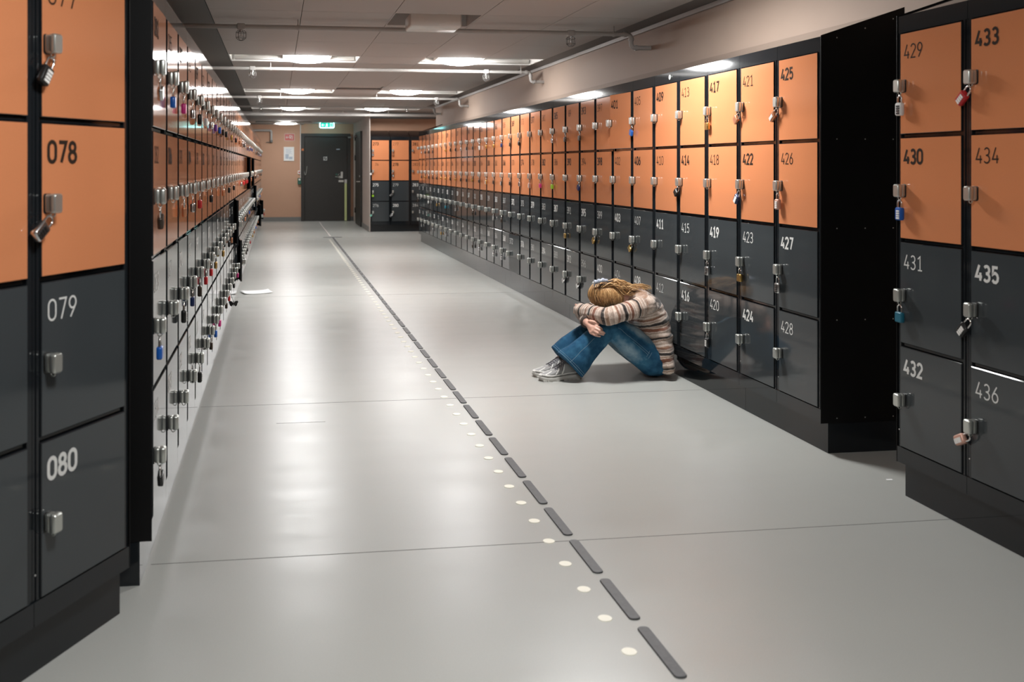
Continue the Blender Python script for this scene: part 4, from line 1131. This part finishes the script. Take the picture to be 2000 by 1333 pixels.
# running shoes
M['shoe_mesh'] = mat('silver_grey_mesh_fabric', (0.25, 0.25, 0.245), .5, noise=(90, .15), bump=(500, .3, .001))
M['shoe_white'] = mat('silver_white_overlay', (0.66, 0.655, 0.63), .35)
M['sole'] = mat('pale_rubber_sole', (0.50, 0.495, 0.465), .6, noise=(40, .08))
M['lace'] = mat('grey_laces', (0.12, 0.12, 0.135), .7)
def shoe(heel, toe, label):
    d = Vector((toe.x - heel.x, toe.y - heel.y, 0)); Ls = d.length; ang = atan2(d.y, d.x)
    t = empty('shoe', (heel.x - 2.05, heel.y - 5.85, 0), ang); t.parent = per
    n = 24
    def sec(s, w_, zb, zt, pw=2.6):
        out = []
        for k in range(n):
            a = 2 * pi * k / n; c_, s_ = cos(a), sin(a)
            out.append((s * Ls, w_ * math.copysign(abs(c_) ** (2 / pw), c_), (zb + zt) / 2 + (zt - zb) / 2 * math.copysign(abs(s_) ** (2 / pw), s_)))
        return out
    b = MB()
    b.loft([sec(s, w_, zb, zt, 9) for s, w_, zb, zt in ((.0, .018, .010, .030), (.02, .029, .003, .036), (.15, .034, .001, .037), (.32, .033, .001, .032), (.42, .032, .006, .030), (.52, .036, .001, .028), (.75, .043, .001, .026), (.88, .038, .004, .027), (.96, .025, .010, .029), (1.0, .010, .016, .030))])
    for k in range(9):
        s = .06 + .1 * k
        if k == 4: continue
        b.box(s * Ls, (s + .082) * Ls, -.0405 + .007 * (k < 5), .0405 - .007 * (k < 5), 0.0, .010)
    use('sole', b.mesh('sole', M['sole']), t)
    b = MB()
    b.loft([sec(s, w_, zb, zt) for s, w_, zb, zt in ((.01, .016, .03, .078), (.05, .028, .028, .094), (.16, .032, .026, .106), (.28, .033, .026, .118), (.38, .034, .025, .116), (.46, .035, .025, .102), (.57, .038, .024, .082), (.70, .041, .022, .062), (.84, .037, .022, .048), (.94, .025, .024, .042), (.985, .010, .027, .034))])
    use('upper', b.mesh('upper', M['shoe_mesh']), t)
    um = t.children[-1].data
    tr = BVHTree.FromPolygons([v.co[:] for v in um.vertices], [p.vertices[:] for p in um.polygons])
    def lay(b, pts, r, lift, n=6):
        P = [Vector(p) for p in pts]; Q = []
        for i in range(len(P) - 1): Q += [P[i].lerp(P[i + 1], k / n) for k in range(n)]
        Q.append(P[-1]); out = []
        for q in Q:
            c = tr.find_nearest(q); out.append(c[0] + c[1] * lift)
        m = len(out); b.tube(out, [max(.0008, r * min(1, .6 + 3.0 * min(i, m - 1 - i) / m)) for i in range(m)], 6)
    b = MB()
    for sg in (-1, 1):
        lay(b, [(.975 * Ls, 0, .044), (.93 * Ls, sg * .022, .040), (.80 * Ls, sg * .042, .034), (.62 * Ls, sg * .042, .032), (.48 * Ls, sg * .037, .032)], .0055, -.001)
        lay(b, [(.66 * Ls, sg * .042, .034), (.60 * Ls, sg * .038, .056), (.54 * Ls, sg * .024, .082)], .0060, -.0025)
        lay(b, [(.50 * Ls, sg * .039, .034), (.46 * Ls, sg * .036, .064), (.42 * Ls, sg * .022, .105)], .0060, -.0025)
        lay(b, [(.05 * Ls, sg * .029, .05), (.20 * Ls, sg * .034, .046), (.36 * Ls, sg * .035, .040), (.50 * Ls, sg * .037, .030)], .0060, -.002)
        lay(b, [(.90 * Ls, sg * .030, .040), (.80 * Ls, sg * .026, .052), (.72 * Ls, sg * .020, .060)], .0050, -.002)
    lay(b, [(.95 * Ls, -.018, .036), (.985 * Ls, 0, .036), (.95 * Ls, .018, .036)], .0065, -.001)
    use('overlay', b.mesh('overlay', M['shoe_white']), t)
    b = MB()
    for k in range(6):
        s = .36 + .045 * k; z = .119 - .0105 * k
        lay(b, [(s * Ls, -.024, z - .010), ((s + .018) * Ls, 0, z + .01), ((s + .036) * Ls, .024, z - .014)], .0030, .0012)
        lay(b, [((s + .036) * Ls, -.024, z - .014), ((s + .018) * Ls, 0, z + .01), (s * Ls, .024, z - .010)], .0030, .0018)
    for sg in (-1, 1): lay(b, [(.37 * Ls, sg * .002, .122), (.41 * Ls, sg * .022, .110), (.47 * Ls, sg * .034, .085), (.50 * Ls, sg * .038, .062)], .0028, .0028)
    use('laces', b.mesh('laces', M['lace']), t)
    return t
gz = lambda x, y: (lambda p: Vector((p.x, p.y, 0)))(at(x, y, 5.73))
YS_ = YN + .05
xh, xt = at(1134, 738, YS_).x, at(1050, 738, YS_).x
shoe(Vector((xh, YS_ + .005, 0)), Vector((xt, YS_ - .025, 0)), 'near')
xh, xt = at(1122, 725, YF - .02).x, at(1038, 725, YF - .02).x
shoe(Vector((xh, YF - .02, 0)), Vector((xt, YF - .045, 0)), 'far')

# hair: a close cap, combed locks and a loose wavy length thrown back over the shoulder
def hair_mat():
    m = mat('golden_brown_hair', (0.40, 0.23, 0.085), .42)
    nt = m.node_tree; N = nt.nodes; L = nt.links; bs = N['Principled BSDF']
    a = N.new('ShaderNodeAttribute'); a.attribute_name = 'lock'
    rp = N.new('ShaderNodeValToRGB'); cr = rp.color_ramp; cr.elements[0].color = (0.105, 0.052, 0.020, 1); cr.elements[1].color = (0.74, 0.50, 0.25, 1); e = cr.elements.new(.5); e.color = (0.36, 0.20, 0.078, 1)
    tc = N.new('ShaderNodeTexCoord'); n = N.new('ShaderNodeTexNoise'); n.inputs['Scale'].default_value = 30; L.new(tc.outputs['Object'], n.inputs['Vector'])
    mr = N.new('ShaderNodeMapRange'); mr.inputs['To Min'].default_value = -.25; mr.inputs['To Max'].default_value = .25; L.new(n.outputs['Fac'], mr.inputs['Value'])
    ad = N.new('ShaderNodeMath'); ad.operation = 'ADD'; L.new(a.outputs['Fac'], ad.inputs[0]); L.new(mr.outputs['Result'], ad.inputs[1]); L.new(ad.outputs[0], rp.inputs['Fac'])
    L.new(rp.outputs['Color'], bs.inputs['Base Color']); bs.inputs['Anisotropic'].default_value = .4
    return m
b = MB(); tone = []
def lock(pts, r0, r1, tn):
    n0 = len(b.v); L_ = len(pts)
    b.tube(pts, [max(.0006, (r0 + (r1 - r0) * i / (L_ - 1)) * min(1, .35 + i * .5)) for i in range(L_)], 5)
    tone.extend([tn] * (len(b.v) - n0))
yv = Vector((0, 1, 0)); up = -face
hc = headc + crown * .004 + up * .006
A_, B_, C_ = .112, .088, .086        # along crown, across, up
b.ell(hc, crown * A_, yv * B_, up * C_, 26, 16); tone.extend([.3] * len(b.v))
rh = random.Random(11)
st0 = Vector((.30, 0, .95)).normalized()          # unit frame: crown, across (towards +Y), up
for i in range(330):
    az = radians(rh.uniform(-75, 172) if i < 290 else rh.uniform(160, 300))      # 0 = crown, 90 = near side
    dn = rh.uniform(-.75, -.15)
    en = Vector((cos(az) * sqrt(1 - dn * dn), -sin(az) * sqrt(1 - dn * dn), dn))
    s0 = (st0 + Vector((rh.uniform(-.35, .25), rh.uniform(-.22, .22), 0))).normalized()
    om = s0.angle(en); lift = rh.uniform(1.0, 1.04); sw_ = rh.uniform(-.10, .10); nrm = s0.cross(en).normalized(); pts = []
    for k in range(11):
        t = k / 10; q = (s0 * sin((1 - t) * om) + en * sin(t * om)) / sin(om) + nrm * sw_ * sin(pi * t); q.normalize()
        pts.append(hc + (crown * (A_ * q.x) + yv * (B_ * q.y) + up * (C_ * q.z)) * lift)
    lock(pts, .0042, .0020, max(0, min(1, rh.gauss(.50 - .16 * cos(az), .19))))
# back length
for i in range(260):
    y = rh.uniform(-.085, .075); j = rh.uniform(-1, 1)
    dn = max(0, -y - .03) * 260
    P = [(1176 + 6 * j, 558 + rh.uniform(-3, 6)), (1192, 549 + 5 * rh.random()), (1206 + 3 * j, 546 + 13 * rh.random()), (1219 + 4 * j, 551 + 14 * rh.random()), (1234 + 4 * j, 556 + 12 * rh.random()), (1250 + 4 * j, 554 + 12 * rh.random()), (1268 + 10 * j, 558 + 11 * rh.random())]
    if y < -.03:
        P = [(x, yy + dn * min(1, k / 2.5) * rh.uniform(.4, 1.0)) for k, (x, yy) in enumerate(P)]
        P = P[:rh.choice([5, 6, 6, 7])]
    ph = rh.uniform(0, 6.28); amp = rh.uniform(.004, .009)
    C = [at(x, yy, 5.84 + y * (.75 + .25 * min(1, k / 3)) + .006 * sin(ph + k)) for k, (x, yy) in enumerate(P)]
    pts = []
    for k in range(len(C) - 1):
        for q in range(4):
            s = q / 4; a0 = C[max(k - 1, 0)]; a1, a2 = C[k], C[k + 1]; a3 = C[min(k + 2, len(C) - 1)]
            pt = .5 * ((2 * a1) + (a2 - a0) * s + (2 * a0 - 5 * a1 + 4 * a2 - a3) * s * s + (3 * a1 - a0 - 3 * a2 + a3) * s ** 3)
            pts.append(pt + Vector((0, amp * .6 * sin(ph + (k + s) * 2.1), amp * .5 * cos(ph + (k + s) * 2.6))))
    pts.append(C[-1])
    pts = pts[:max(8, int(len(pts) * rh.uniform(.72, 1.0)))]
    lock(pts, .0048, .0010, max(0, min(1, rh.gauss(.55 if y > -.05 else .42, .2))))
me = b.mesh('hair', hair_mat())
a = me.attributes.new('lock', 'FLOAT', 'POINT'); a.data.foreach_set('value', tone[:len(me.vertices)])
hair = wear(me, 'hair'); hair['label'] = 'golden brown hair combed over the head and thrown back'
# hair clip: a pale band with comb teeth
M['clip'] = mat('pale_blue_plastic', (0.42, 0.47, 0.56), .25)
b = MB()
pc = [at(1160, 557, 5.8), at(1163, 551.5, 5.785), at(1170, 549.5, 5.775), at(1178, 548, 5.772), at(1187, 548.5, 5.775)]
b.loft([ring(c, Vector((1, 0, .15)), .0105, .007, 10) for c in pc])
for k in (1, 2, 3): b.loft([ring(pc[k] + Vector((d, 0, .001)), Vector((1, 0, .1)), .0135, .009, 10) for d in (-.008, .006)])
use('hair_clip', b.mesh('hair_clip', M['clip']), per, OFF)['label'] = 'pale blue hair clip'
b = MB(); M['clip_dark'] = mat('dark_grey_plastic', (0.035, 0.04, 0.05), .3)
for k in range(8):
    x = 1163 + 3.7 * k; b.tube([at(x, 553.5, 5.768), at(x - .8, 557, 5.762), at(x - 1.8, 562 + (k % 2), 5.862)], [.0022, .0020, .0008], 6)
b.tube([at(1186, 551, 5.768), at(1191, 549.5, 5.768), at(1197, 548.5, 5.775)], [.004, .004, .0025], 6)
use('comb_teeth', b.mesh('comb_teeth', M['clip_dark']), per.children[-1] if per.children[-1].name.startswith('hair_clip') else per, (0, 0, 0) if per.children[-1].name.startswith('hair_clip') else OFF)
